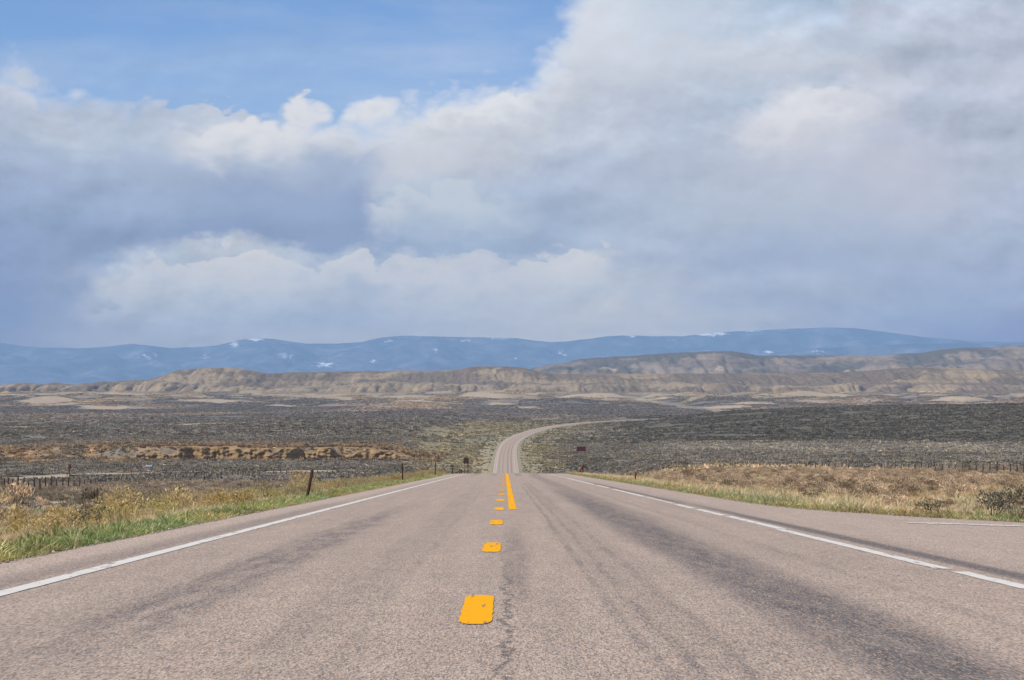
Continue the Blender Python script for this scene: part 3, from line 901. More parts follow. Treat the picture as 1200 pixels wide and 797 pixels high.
M_yel = paint("yellow_paint", L3(232, 166, 10), L3(218, 150, 8), .72)
M_yel2 = paint("worn_yellow_paint", L3(228, 166, 60), L3(214, 150, 50), .53)
M_yel3 = paint("faded_yellow_paint", L3(190, 156, 110), L3(180, 150, 112), .50)
M_wht = paint("white_paint", L3(208, 204, 197), L3(192, 186, 178), .57)
M_wht2 = paint("worn_white_paint", L3(205, 198, 190), L3(190, 182, 174), .52)


def line(name, y0, y1, x, w, mat, step=None, jit=.004, xf=None):
    step = step or max((y1 - y0) / 400., .25)
    ys = np.linspace(y0, y1, max(4, int((y1 - y0) / step)))
    f = (lambda y: np.array([x - w / 2, x, x + w / 2])) if xf is None else (lambda y: xf(y) + np.array([-w / 2, 0, w / 2]))
    return strip_mesh(name, ys, f, mat, .025, road, jit)


# the broken yellow line left of the centre, from just before the camera to the far bend
y = 15.02 - 12.19 * 2
k = 0
while y < 2500:
    worn = False
    xo = [-.185, -.155, -.145, -.125][min(max(k - 2, 0), 3)]
    line("centre_dash", y, y + 3.3, xo, .205, M_yel3 if y > 420 else M_yel2 if y > 64 else M_yel, step=.07 if y < 60 else .25 if y < 100 else 1.6, jit=.0012 if y < 100 else .0,
         xf=None if y > 60 else (lambda q, a=y, c=xo: np.array([c, c, c]) + np.array([-1, 0, 1]) * (.06 * min(1., min(q - a, a + 3.3 - q) / .3) ** .5 + .001 + .006 * float(perlin(q * 3.1, .5, 205)) - .06)))
    y += 12.19; k += 1
line("solid_yellow_line", 52.3, 110, .16, .17, M_yel, step=.5, jit=.004)
line("solid_yellow_line", 110.02, 420, .16, .21, M_yel, step=1.0, jit=.0)
line("solid_yellow_line", 421, 2500, .165, .16, M_yel3, step=5.0, jit=.0)
tag(line("left_edge_line", -30, 1500, -3.86, .165, M_wht, step=.5), kind=None)
line("left_edge_line", 1501, 2700, -3.86, .165, M_wht2, step=6)
for a, b, o_ in [(-30, 14.6, .02), (15.0, 22.7, .0), (23.3, 37.3, -.035), (37.5, 46.6, .03), (47.1, 53.6, .0), (54.6, 60, -.02), (74, 96, .0), (100, 113, .02), (116, 174, 0)]:
    line("right_edge_line", a, b, 4.18 + o_, .155, M_wht)
line("right_edge_line", 61, 73.5, 4.18, .13, M_wht2)
line("right_edge_line", 176, 2700, 4.15, .15, M_wht2, step=5, jit=0)


def turnout_line():
    pts = [hit(p[0], p[1]) for p in [(1062, 615.2), (1085, 615.6), (1110, 616.0), (1140, 617.2), (1165, 618), (1196, 619), (1230, 620.5), (1280, 623)]]
    v = []; f = []; uvs = []
    P = np.array(pts); t = np.linspace(0, len(pts) - 1, 90)
    xs = np.interp(t, range(len(pts)), P[:, 0]); ys = np.interp(t, range(len(pts)), P[:, 1])
    for i, (a, b) in enumerate(zip(xs, ys)):
        w = (.5 + .14 * math.sin(i * 1.7) + .12 * math.sin(i * .6)) * min(1, .3 + i / 20)
        for sgn in (-1, 1):
            off = 4.18
            v.append((a, b + sgn * w, float(road_z(b + sgn * w)) + .0 + (-.02 * 3.8 * .25) + .027)); uvs.append((a, b + sgn * w))
    for i in range(len(xs) - 1):
        f.append((2 * i, 2 * i + 2, 2 * i + 3, 2 * i + 1))
    o = mesh_obj("turnout_line", v, f, M_wht2, road)
    uvl = o.data.uv_layers.new(name='road')
    for lp in o.data.loops:
        uvl.data[lp.index].uv = uvs[lp.vertex_index]


turnout_line()


# ------------------------------------------------------------------ plants
def plant_mat(name, tint=True, rough=.9, transl=.25, strength=1.0):
    m, n, bs = mat_new(name)
    base = attr(n, 'leafcol')
    if tint:
        t = attr(n, 'tint', 'INSTANCER')
        base = n.mix(1.0, base, t, 'MULTIPLY')
    n.l.new(base, bs.inputs['Base Color'])
    bs.inputs['Specular IOR Level'].default_value = .15
    tr = n.new('ShaderNodeBsdfTranslucent'); n.l.new(base, tr.inputs[0])
    mxs = n.new('ShaderNodeMixShader'); mxs.inputs[0].default_value = transl
    outn = [x for x in n.n if x.type == 'OUTPUT_MATERIAL'][0]
    n.l.new(bs.outputs[0], mxs.inputs[1]); n.l.new(tr.outputs[0], mxs.inputs[2]); n.l.new(mxs.outputs[0], outn.inputs[0])
    return m


M_plant_i = plant_mat("scattered_foliage", True)
M_plant = plant_mat("foliage", False)


def build(name, V, Fc, Cc, mat, link=False, parent=None):
    V = np.array(V, dtype=np.float32); Fc = np.array(Fc, dtype=np.int32)
    o = mesh_obj(name, V, Fc, mat, parent, link=link)
    set_col(o.data, 'leafcol', np.array(Cc, dtype=np.float32))
    return o


def leaf_bush(seed, nl, w, h, leaf, cols, stemcol, lumps=6, split=False):
    """irregular twiggy dome: lumps of small leaf triangles over bare stems"""
    r = np.random.default_rng(seed)
    V, Fc, Cc = [], [], []
    cent = []
    for k in range(lumps):
        a = r.uniform(0, 2 * np.pi); q = r.uniform(.15, .62)
        cent.append((math.cos(a) * q * w * .5, math.sin(a) * q * w * .5, h * r.uniform(.42, .78), r.uniform(.22, .36)))
    for i in range(nl):
        cx, cy, cz, cr = cent[r.integers(lumps)]
        d = r.normal(size=3); d /= np.linalg.norm(d)
        if d[2] < -.35: d[2] *= -1
        q = cr * r.uniform(.55, 1.08)
        p = np.array([cx + d[0] * q * w, cy + d[1] * q * w, cz + d[2] * q * h])
        p[2] = max(p[2], .04 * h)
        ax = np.array([d[0] * .6, d[1] * .6, .9]) + r.normal(0, .35, 3); ax /= np.linalg.norm(ax)
        sd_ = np.cross(ax, r.normal(size=3)); sd_ /= np.linalg.norm(sd_)
        L = leaf * r.uniform(.7, 1.6); wd = leaf * r.uniform(.28, .5)
        b = len(V)
        V += [p - sd_ * wd, p + sd_ * wd, p + ax * L]
        c = cols[r.integers(len(cols))] * r.uniform(.75, 1.2)
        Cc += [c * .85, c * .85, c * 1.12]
        Fc.append((b, b + 1, b + 2))
    S, SF, SC = ([], [], []) if split else (V, Fc, Cc)
    for i in range(10):
        cx, cy, cz, cr = cent[i % lumps]
        b = len(S); t = .012 + .006 * r.random()
        S += [(-t + cx * .15, cy * .15, 0), (t + cx * .15, cy * .15, 0), (cx + r.normal(0, .05), cy + r.normal(0, .05), cz)]
        SC += [stemcol] * 3
        SF.append((b, b + 1, b + 2))
    return (V, Fc, Cc), (S, SF, SC)


def blade_clump(seed, nb, w, h, bw, cols, spread=.5, droop=.25, tipc=1.15):
    r = np.random.default_rng(seed)
    V, Fc, Cc = [], [], []
    for i in range(nb):
        a = r.uniform(0, 2 * np.pi); q = math.sqrt(r.random())
        bx, by_ = math.cos(a) * q * w * .5 * (1 - spread * .6), math.sin(a) * q * w * .5 * (1 - spread * .6)
        L = h * r.uniform(.55, 1.05) * (1 - .35 * q)
        o = q * spread * w * .55 + r.normal(0, .03) * w
        dxx, dyy = math.cos(a), math.sin(a)
        side = r.uniform(0, 2 * np.pi); sx, sy = math.cos(side) * bw, math.sin(side) * bw
        m1 = (bx + dxx * o * .4, by_ + dyy * o * .4, L * .6)
        tp = (bx + dxx * o * (1 + droop), by_ + dyy * o * (1 + droop), L * (1 - droop * .25))
        c = cols[r.integers(len(cols))] * r.uniform(.75, 1.2)
        b = len(V)
        V += [(bx - sx, by_ - sy, 0), (bx + sx, by_ + sy, 0), (m1[0] - sx * .7, m1[1] - sy * .7, m1[2]), (m1[0] + sx * .7, m1[1] + sy * .7, m1[2]), tp]
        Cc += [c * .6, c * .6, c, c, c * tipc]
        Fc += [(b, b + 1, b + 3), (b, b + 3, b + 2), (b + 2, b + 3, b + 4)]
    return V, Fc, Cc


def low_bush(r, cx, cy, cz, w, h, col, V, Fc, Cc):
    """one far shrub: an uneven little crown of six outer points"""
    b = len(V)
    n = 6
    for k in range(n):
        a = 2 * np.pi * k / n + r.uniform(-.3, .3)
        q = w * .5 * r.uniform(.7, 1.2)
        V.append((cx + math.cos(a) * q, cy + math.sin(a) * q, cz + h * r.uniform(.3, .62)))
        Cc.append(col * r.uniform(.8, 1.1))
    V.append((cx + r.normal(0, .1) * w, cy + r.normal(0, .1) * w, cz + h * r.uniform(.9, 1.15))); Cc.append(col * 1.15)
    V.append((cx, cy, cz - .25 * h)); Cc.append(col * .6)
    for k in range(n):
        Fc.append((b + k, b + (k + 1) % n, b + n)); Fc.append((b + (k + 1) % n, b + k, b + n + 1))


SRC = bpy.data.collections.new("plant_kinds")


def kinds(name, objs):
    c = bpy.data.collections.new(name)
    for k, o in enumerate(objs):
        o.name = "%s_kind_%02d" % (name, k)
        c.objects.link(o)
    return c


sg = [v3(150, 150, 132), v3(132, 134, 116), v3(168, 164, 146), v3(118, 116, 100), v3(140, 130, 112)]
gd_ = [v3(204, 186, 144), v3(194, 172, 126), v3(188, 178, 124), v3(214, 198, 164), v3(172, 150, 114)]
gr = [v3(126, 142, 78), v3(150, 160, 98), v3(110, 128, 70), v3(176, 172, 122)]
ty = [v3(212, 194, 150), v3(198, 178, 132), v3(222, 208, 170), v3(180, 160, 116)]
stem = v3(96, 78, 62)
WHITE = np.array([1., 1., 1.])



def merge(a, b):
    V = list(a[0]) + list(b[0]); n0 = len(a[0])
    return V, list(a[1]) + [tuple(q + n0 for q in f) for f in b[1]], list(a[2]) + list(b[2])


def brush(seed, cols, stemc, nl=230):
    f, st_ = leaf_bush(seed, nl, .85, .52, .042, cols, stemc, 7, split=True)
    return merge(f, blade_clump(seed + 1, 46, .8, .62, .006, cols, .7, .15)), st_


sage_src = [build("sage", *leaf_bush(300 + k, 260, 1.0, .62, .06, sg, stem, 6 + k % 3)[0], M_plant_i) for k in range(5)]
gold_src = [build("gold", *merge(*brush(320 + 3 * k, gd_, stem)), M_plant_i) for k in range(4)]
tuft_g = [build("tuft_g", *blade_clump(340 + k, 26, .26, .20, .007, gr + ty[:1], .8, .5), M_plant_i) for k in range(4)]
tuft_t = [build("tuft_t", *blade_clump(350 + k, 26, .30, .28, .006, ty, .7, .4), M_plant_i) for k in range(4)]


def leafy_bush(r, cx, cy, cz, w, h, col, V, Fc, Cc, n=13):
    """a small shrub as a loose clump of upright leaf sprays"""
    for k in range(n):
        a = r.uniform(0, 2 * np.pi); q = w * .5 * math.sqrt(r.random())
        x_, y_ = cx + math.cos(a) * q, cy + math.sin(a) * q
        b = len(V); sd_ = r.uniform(0, np.pi); ww = w * r.uniform(.17, .32)
        z0 = cz + h * r.uniform(-.15, .35) * (1 - q / w)
        tp = h * r.uniform(.45, .85) * (1.1 - 1.1 * (q / w) ** 1.3)
        V += [(x_ - math.cos(sd_) * ww, y_ - math.sin(sd_) * ww, z0), (x_ + math.cos(sd_) * ww, y_ + math.sin(sd_) * ww, z0 + .05 * h), (x_ + math.cos(a) * w * .12, y_ + math.sin(a) * w * .12, z0 + tp)]
        c = col * r.uniform(.72, 1.3)
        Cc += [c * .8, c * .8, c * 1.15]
        Fc.append((b, b + 1, b + 2))


def patch_src(name, seed, size, n, wr, hr, spec, leafy=False):
    r = np.random.default_rng(seed)
    V, Fc, Cc = [], [], []
    for i in range(n):
        x, y = r.uniform(-size / 2, size / 2, 2)
        s = r.lognormal(0, .3)
        c = WHITE * (spec[0] + (spec[1] - spec[0]) * r.random() ** 1.7)
        if r.random() < .12: c = c * np.array([1.15, 1.02, .8])
        if r.random() < .07: c = c * 1.6
        (leafy_bush if leafy else low_bush)(r, x, y, -.05, wr * s, hr * s * r.uniform(.8, 1.2), c, V, Fc, Cc)
    return build(name, V, Fc, Cc, M_plant_i)


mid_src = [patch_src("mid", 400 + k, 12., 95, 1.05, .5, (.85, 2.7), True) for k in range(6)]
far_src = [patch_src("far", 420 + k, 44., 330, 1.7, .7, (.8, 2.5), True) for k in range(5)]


def scatter(name, pts, rot, scl, tint, idx, coll, label, density=None):
    me = bpy.data.meshes.new(name)
    n = len(pts)
    me.vertices.add(n); me.vertices.foreach_set('co', np.asarray(pts, dtype=np.float32).ravel())
    a = me.attributes.new('rot', 'FLOAT_VECTOR', 'POINT'); a.data.foreach_set('vector', np.asarray(rot, dtype=np.float32).ravel())
    a = me.attributes.new('scl', 'FLOAT_VECTOR', 'POINT'); a.data.foreach_set('vector', np.asarray(scl, dtype=np.float32).ravel())
    set_col(me, 'tint', np.asarray(tint))
    a = me.attributes.new('idx', 'INT', 'POINT'); a.data.foreach_set('value', np.asarray(idx, dtype=np.int32))
    o = bpy.data.objects.new(name, me); COL.objects.link(o)
    ng = bpy.data.node_groups.new(name + "_nodes", 'GeometryNodeTree')
    ng.interface.new_socket('Geometry', in_out='INPUT', socket_type='NodeSocketGeometry')
    ng.interface.new_socket('Geometry', in_out='OUTPUT', socket_type='NodeSocketGeometry')
    N, Lk = ng.nodes, ng.links
    gi = N.new('NodeGroupInput'); go = N.new('NodeGroupOutput')
    ci = N.new('GeometryNodeCollectionInfo'); ci.inputs['Collection'].default_value = coll; ci.inputs['Separate Children'].default_value = True; ci.inputs['Reset Children'].default_value = True
    ip = N.new('GeometryNodeInstanceOnPoints')

    def na(nm, t):
        q = N.new('GeometryNodeInputNamedAttribute'); q.data_type = t; q.inputs[0].default_value = nm
        return q.outputs[0]
    Lk.new(gi.outputs[0], ip.inputs['Points']); Lk.new(ci.outputs[0], ip.inputs['Instance'])
    ip.inputs['Pick Instance'].default_value = True
    Lk.new(na('idx', 'INT'), ip.inputs['Instance Index'])
    e2r = N.new('FunctionNodeEulerToRotation'); Lk.new(na('rot', 'FLOAT_VECTOR'), e2r.inputs[0])
    Lk.new(e2r.outputs[0], ip.inputs['Rotation']); Lk.new(na('scl', 'FLOAT_VECTOR'), ip.inputs['Scale'])
    Lk.new(ip.outputs[0], go.inputs[0])
    md = o.modifiers.new('scatter', 'NODES'); md.node_group = ng
    tag(o, label, kind='stuff')
    return o


def slopes(x, y, h=2.):
    sx = (height(x + h, y) - height(x - h, y)) / (2 * h); sy = (height(x, y + h) - height(x, y - h)) / (2 * h)
    return sx, sy


def in_fan(x, y, pad=8., u=.25):
    return np.abs(x) < np.maximum(y, 0) * u + pad


# --- near single sagebrush (35 to 420 m)
def cand(n, ymin, ymax, u=.27, pad=10.):
    """points spread evenly over the fan in front of the camera"""
    a = rng.random(n)
    y = np.sqrt(ymin ** 2 + a * (ymax ** 2 - ymin ** 2))
    x = (rng.random(n) * 2 - 1) * (y * u + pad)
    return x, y


x, y = cand(60000, 26, 430)
c, d, z = zone_col(x, y)
c = lerp(c, C['sage'], np.maximum(z['vl'], z['vr']) * .85)
cl = fbm(x / 9., y / 16., 3, 501)
keep = rng.random(len(x)) < np.clip(d * (.62 + .7 * cl), 0, 1)
x, y, c = x[keep], y[keep], c[keep]
near_sage = (x, y, c)
o_idx = np.argsort(np.hypot(x, y))
ind = o_idx[:150]; rest = o_idx[150:]
s = rng.lognormal(0, .26, len(x)) * np.interp(y, [30, 60, 300, 420], [.85, .7, .82, 1.0]) * np.where(x > 0, .95, 1)
tint_n = np.array([1.24, 1.15, 1.36]) * c / c.mean() * np.clip(1 + rng.normal(0, .28, (len(x), 1)), .5, 1.8)
tint_n = tint_n / 1.0
zr = height(x, y)
sc3 = np.stack([s, s, s * rng.uniform(.75, 1.15, len(s))], 1)
rt = np.stack([0 * x, 0 * x, rng.uniform(0, 6.28, len(x))], 1)
coll_sage = kinds("sage", sage_src)
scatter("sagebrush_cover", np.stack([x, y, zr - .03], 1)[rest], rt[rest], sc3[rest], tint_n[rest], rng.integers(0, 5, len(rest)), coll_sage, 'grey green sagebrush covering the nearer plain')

# --- rabbitbrush and dry grass of the verges (single clumps)
x2, y2 = cand(26000, 18, 420)
x2b = np.where(rng.random(len(x2)) < .5, road_x(y2) + LEFT_EDGE - rng.uniform(1.2, 14, len(x2)), x2)
c2, d2, z2 = zone_col(x2b, y2)
vv = np.maximum(z2['vl'] * ss(z2['dl'], 1.3, 2.3), z2['vr'] * ss(z2['dr'], 1.8, 3.6) * .4)
cl2 = fbm(x2b / 3.5, y2 / 7., 3, 511)
p = np.clip(vv * (np.where(x2b < 0, .6, .3) + 1.0 * cl2) * (1 - bare(x2b, y2)), 0, 1) * np.clip(y2 / 90., .7, 1)
keep = rng.random(len(x2)) < p
x2, y2 = x2b[keep], y2[keep]
o2 = np.argsort(np.hypot(x2, y2)); ind2 = o2[:140]; rest2 = o2[140:]
s2 = rng.lognormal(0, .25, len(x2)) * np.where(x2 < 0, .8, .5)
h2 = fbm(x2 / 5., y2 / 12., 2, 515)
tb = np.stack([1 + .12 * h2, 1.0 - .08 * h2, .92 - .25 * h2], 1) * np.clip(1 + rng.normal(0, .13, (len(x2), 1)), .6, 1.4) * .72 * np.where(x2[:, None] > 0, np.array([1.2, 1.17, 1.16]), np.array([1.10, 1.08, 1.10]))
scg = np.stack([s2, s2, s2 * rng.uniform(.7, 1.1, len(s2))], 1)
zg = height(x2, y2)
coll_gold = kinds("gold", gold_src)
scatter("dry_brush_cover", np.stack([x2, y2, zg - .03], 1)[rest2], np.stack([0 * x2, 0 * x2, rng.uniform(0, 6.28, len(x2))], 1)[rest2], scg[rest2], tb[rest2], rng.integers(0, 4, len(rest2)), coll_gold, 'golden dry brush beyond the nearest clumps on both verges')

# --- grass
def grass(name, n, side, d0, d1, ymax, kinds_, tint, label, ymin=14, hs=1.0, dens_f=None):
    y = ymin + (ymax - ymin) * rng.random(n) ** 1.35
    dd = d0 + (d1 - d0) * rng.random(n) ** 1.2
    x = road_x(y) + (LEFT_EDGE - dd if side < 0 else right_edge(y) + dd)
    if dens_f is not None:
        k = rng.random(n) < dens_f(x, y, dd); x, y, dd = x[k], y[k], dd[k]
    n = len(x)
    s = rng.lognormal(0, .28, n) * hs * np.clip(.55 + dd / .6, .55, 1.0)
    g = fbm(x / 1.6, y / 3., 3, 530)
    t = np.array(tint)[None] * np.clip(1 + .35 * g[:, None] + rng.normal(0, .12, (n, 1)), .5, 1.6)
    t[:, 0] *= 1 + .25 * fbm(x / 3., y / 6., 2, 533)
    scatter(name, np.stack([x, y, height(x, y) - .015], 1), np.stack([rng.normal(0, .12, n), rng.normal(0, .12, n), rng.uniform(0, 6.28, n)], 1),
            np.stack([s, s, s], 1), t, rng.integers(0, 4, n), kinds_, label)


coll_g = kinds("tuft_green", tuft_g); coll_t = kinds("tuft_tan", tuft_t)
grass("green_grass", 30000, -1, .05, 1.9, 200, coll_g, (1.05, 1.0, .98), 'green roadside grass beside the left shoulder', 18, .72, lambda x, y, d: 1.05 - .4 * d / 1.9)
grass("roadside_grass", 26000, 1, .1, 3.4, 240, coll_g, (1.25, 1.06, 1.2), 'pale green grass beside the right shoulder', 30, .85, lambda x, y, d: np.clip(1.0 - d / 3.6, .1, 1) * np.clip(.75 + fbm(x / 2, y / 4, 2, 541), .1, 1))
grass("dry_grass", 26000, 1, .6, 40, 330, coll_t, (1.06, 1.02, 1.02), 'dry tan grass covering the right verge', 30, 1.0, lambda x, y, d: np.clip((1.25 - d / (14 + .12 * y)), 0, 1))
grass("tan_grass", 22000, -1, 1.4, 13, 330, coll_t, (1.08, 1.08, 1.12), 'dry tan grass among the brush on the left verge', 20, .62, lambda x, y, d: np.clip(.9 - .4 * bare(x, y), 0, 1))


# --- patches of shrubs farther out
def patches(name, n_side, ymin, ymax, size, coll, nk, label, hsc=1.0, amp=.25, colf=1.0, keepf=None):
    xs, ys = [], []
    yy = ymin
    P = []
    while yy < ymax:
        hw = yy * .262 + 25
        x = np.arange(-hw, hw, size) + rng.uniform(0, size)
        P.append(np.stack([x + rng.normal(0, size * .15, len(x)), yy + rng.normal(0, size * .2, len(x))], 1))
        yy += size * .9
    P = np.concatenate(P)
    x, y = P[:, 0], P[:, 1]
    c, d, z = zone_col(x, y)
    # a patch must not lie on the pavement, on a track or across the bank's face
    half = size * .5
    clear = ((z['dl'] > half + 2) | (z['dr'] > half + 2))
    bk = (np.abs(y - bank_y(x) - 4) < half + 8) & (x < -32) & (x > -182)
    tr = (seg_dist(x, y, track_far) < half * .8 + 11)
    keep = clear & ~bk & ~tr & (rng.random(len(x)) < np.clip(d * 1.15, 0, 1)) & (d > .12)
    x, y, c = x[keep], y[keep], c[keep]
    sx, sy = slopes(x, y, size * .4)
    n = len(x)
    t = c * np.array([1.06, 1.035, 1.0]) * colf * np.clip(1 + rng.normal(0, .07, (n, 1)), .7, 1.4)
    rot = np.stack([np.arctan(sy), -np.arctan(sx), 0 * x], 1)
    k = rng.uniform(.8, 1.15, n)
    scatter(name, np.stack([x, y, height(x, y)], 1), rot, np.stack([np.ones(n), np.ones(n), k * hsc], 1), t, rng.integers(0, nk, n), coll, label)


coll_mid = kinds("mid", mid_src); coll_far = kinds("far", far_src)
patches("sagebrush_plain", 0, 420, 1500, 12., coll_mid, 6, 'dense sagebrush covering the middle plain')
patches("far_sagebrush", 0, 1500, 5900, 42., coll_far, 5, 'dark sagebrush covering the far plain')

# crumbled edge: loose stones along both sides of the pavement
n_ = 9000
yv = 12 + 130 * rng.random(n_) ** 1.6; sv = rng.random(n_) < .5
dv = np.abs(rng.normal(0, .16, n_)) - .06
xv = np.where(sv, road_x(yv) + LEFT_EDGE - dv, road_x(yv) + right_edge(yv) + dv)
pz = road_z(yv) + .004
one = []
for k in range(3):
    r_ = np.random.default_rng(680 + k); V, Fc, Cc = [], [], []
    low_bush(r_, 0, 0, 0, 1, .7, WHITE * .9, V, Fc, Cc)
    one.append(build("stone", V, Fc, Cc, M_plant_i))
coll_stone = kinds("stone", one)
ssz = rng.lognormal(-4.2, .4, n_)
zv = np.where(dv > 0, height(xv, yv), pz)
scatter("edge_gravel", np.stack([xv, yv, zv], 1), np.stack([0 * xv, 0 * xv, rng.uniform(0, 6.28, n_)], 1), np.stack([ssz] * 3, 1), (v3(190, 172, 156)[None] * rng.uniform(.7, 1.4, (n_, 1))), rng.integers(0, 3, n_), coll_stone, 'loose gravel along the crumbled pavement edges')

# single shrubs on the olive ground close to the far road
n_ = 16000
yv = rng.uniform(430, 2450, n_); dv = 1.5 + 32 * rng.random(n_) ** 1.2; sv = rng.random(n_) < .5
xv = np.where(sv, road_x(yv) + LEFT_EDGE - dv, road_x(yv) + right_edge(yv) + dv)
cv, d_, _ = zone_col(xv, yv)
kv = (rng.random(n_) < (.45 + .55 * ss(dv, 3, 10)) * np.clip(.7 + fbm(xv / 9., yv / 20., 2, 561), .15, 1)) & (bare(xv, yv) < .3)
xv, yv, cv = xv[kv], yv[kv], cv[kv]
svs = rng.lognormal(0, .3, len(xv)) * .55
one = []
for k in range(3):
    r_ = np.random.default_rng(640 + k); V, Fc, Cc = [], [], []
    for j in range(2):
        leafy_bush(r_, r_.normal(0, .3), r_.normal(0, .3), 0, 1.1, .8 * r_.uniform(.6, 1.1), WHITE * r_.uniform(.6, 1.3), V, Fc, Cc)
    one.append(build("verge", V, Fc, Cc, M_plant_i))
coll_verge = kinds("verge", one)
scatter("verge_shrubs", np.stack([xv, yv, height(xv, yv)], 1), np.stack([0 * xv, 0 * xv, rng.uniform(0, 6.28, len(xv))], 1), np.stack([svs] * 3, 1), cv * rng.uniform(.7, 1.3, (len(xv), 1)), rng.integers(0, 3, len(xv)), coll_verge, 'sparse low shrubs on the olive slopes beside the far road')

# scrub along the creek bank (gold and rust)
xb = rng.uniform(-330, -30, 5200); yb = bank_y(xb) + rng.uniform(-30, 100, 5200) ** 1.0
kb = rng.random(5200) < np.where(xb < -180, .6, .9)
kb &= ~((xb > -176) & (xb < -38) & (yb > bank_y(xb) - 7) & (yb < bank_y(xb) + 2))
xb, yb = xb[kb], yb[kb]
zb = height(xb, yb) + np.where((xb > -176) & (xb < -38) & (yb > bank_y(xb)) & (yb < bank_y(xb) + 26), .5, 0)
hb = fbm(xb / 12., yb / 30., 3, 551)
tbk = lerp(np.zeros((len(xb), 3)) + C['gold'], C['rust'] * 1.0, ss(hb, .0, .5)); tbk = lerp(tbk, C['dark'] * .9, (rng.random(len(xb)) < .35) * .8)
sb = rng.lognormal(0, .3, len(xb)) * 1.25
one = []
for k in range(4):
    r_ = np.random.default_rng(600 + k); V, Fc, Cc = [], [], []
    for j in range(3):
        leafy_bush(r_, r_.normal(0, .35), r_.normal(0, .35), 0, .9, .9 * r_.uniform(.6, 1.1), WHITE * r_.uniform(.7, 1.5), V, Fc, Cc)
    one.append(build("creek", V, Fc, Cc, M_plant_i))
coll_creek = kinds("creek", one)
scatter("creek_scrub", np.stack([xb, yb, zb], 1), np.stack([0 * xb, 0 * xb, rng.uniform(0, 6.28, len(xb))], 1), np.stack([sb, sb, sb], 1), tbk * 1.15, rng.integers(0, 4, len(xb)), coll_creek, 'gold and rust scrub along the creek bank')


# --- the nearest shrubs, each a thing of its own
def ind_mesh(parts_sets):
    out = []
    for fol, stm in parts_sets:
        f = build("foliage", *fol, M_plant); COLR = f
        s_ = build("stem", *stm, M_stem)
        out.append((f.data, s_.data))
        bpy.data.objects.remove(f); bpy.data.objects.remove(s_)
    return out


M_stem = plant_mat("woody_stem", False, transl=0.0)
k_sage = .62
sage_sets = []
for t, (cols, sd0) in enumerate([([a * .60 for a in sg], 700), ([a * np.array([.66, .57, .50]) for a in sg], 720), ([a * np.array([.52, .53, .49]) for a in sg], 740)]):
    for k in range(3):
        sage_sets.append(leaf_bush(sd0 + k, 420, 1.05, .66, .05, cols, stem * .7, 7, split=True))
gold_sets = []
for t, (mul, sd0) in enumerate([(np.array([1.06, 1.0, .92]), 760), (np.array([.94, .84, .62]), 780), (np.array([.90, .94, .70]), 800)]):
    for k in range(2):
        fol, stm = brush(sd0 + 4 * k, [c_ * mul for c_ in gd_], stem * .8, 420)
        gold_sets.append((fol, stm))
sage_m = ind_mesh(sage_sets); gold_m = ind_mesh(gold_sets)


def plant(name, pos, s3, rz, data, label, cat, group):
    r = empty(name, pos, rz); r.scale = s3
    tag(r, label, cat, group)
    for nm, me in zip(("foliage", "stem"), data):
        o = bpy.data.objects.new(nm, me); COL.objects.link(o); o.parent = r
    return r


def where_at(px_, py_, side, d):
    """words for where a plant stands, by things one can find in the photograph"""
    if side == 'left':
        zone = 'nearer than the leaning post' if py_ < 42 else 'just before the leaning post' if py_ < 66 else 'just past the leaning post' if py_ < 100 else 'before the second post' if py_ < 137 else 'past the second post'
        row = 'at the green grass edge' if d < 3 else 'midway down the bank' if d < 6.5 else 'at the foot of the bank' if d < 12 else 'out by the pale track'
    else:
        zone = 'beside the turnout' if py_ < 52 else 'just past the turnout' if py_ < 80 else 'before the short reddish post' if py_ < 137 else 'past the short reddish post'
        row = 'close to the pavement' if d < 4 else 'in mid verge' if d < 9 else 'deep in the tan grass' if d < 18 else 'beyond the tan grass'
    return zone, row


def size_word(h, hs):
    q = float((hs < h).mean())
    return ['very low', 'low', 'middling', 'tall', 'very tall'][min(int(q * 5), 4)]


for i in ind:
    side = 'left' if x[i] < 0 else 'right'
    t = int(rng.integers(0, 3)) if side == 'right' else int(rng.choice([0, 2]))
    e = x[i] - float(road_x(y[i]))
    d = LEFT_EDGE - e if side == 'left' else e - float(right_edge(y[i]))
    zone, row = where_at(x[i], y[i], side, d)
    lab = size_word(sc3[i][2], sc3[ind, 2]) + ' ' + ['grey green', 'brownish grey', 'dark grey'][t] + ' sagebrush ' + row + ' ' + zone
    plant("sagebrush", (x[i], y[i], zr[i] - .04), sc3[i], rt[i][2], sage_m[t * 3 + int(rng.integers(0, 3))], lab, 'shrub', 'sagebrush on the near ground ' + side + ' of the road')
for i in ind2:
    side = 'left' if x2[i] < 0 else 'right'
    t = 0 if h2[i] < .05 else 1
    if rng.random() < .25: t = 2
    e = x2[i] - float(road_x(y2[i]))
    d = LEFT_EDGE - e if side == 'left' else e - float(right_edge(y2[i]))
    zone, row = where_at(x2[i], y2[i], side, d)
    lab = size_word(scg[i][2], scg[ind2, 2]) + ' ' + ['pale golden', 'orange tan', 'yellow green'][t] + ' brush ' + row + ' ' + zone
    plant("rabbitbrush", (x2[i], y2[i], zg[i] - .03), scg[i] * 1.05, float(rng.uniform(0, 6.28)), gold_m[t * 2 + int(rng.integers(0, 2))], lab, 'shrub', 'dry brush clumps along the ' + side + ' shoulder')

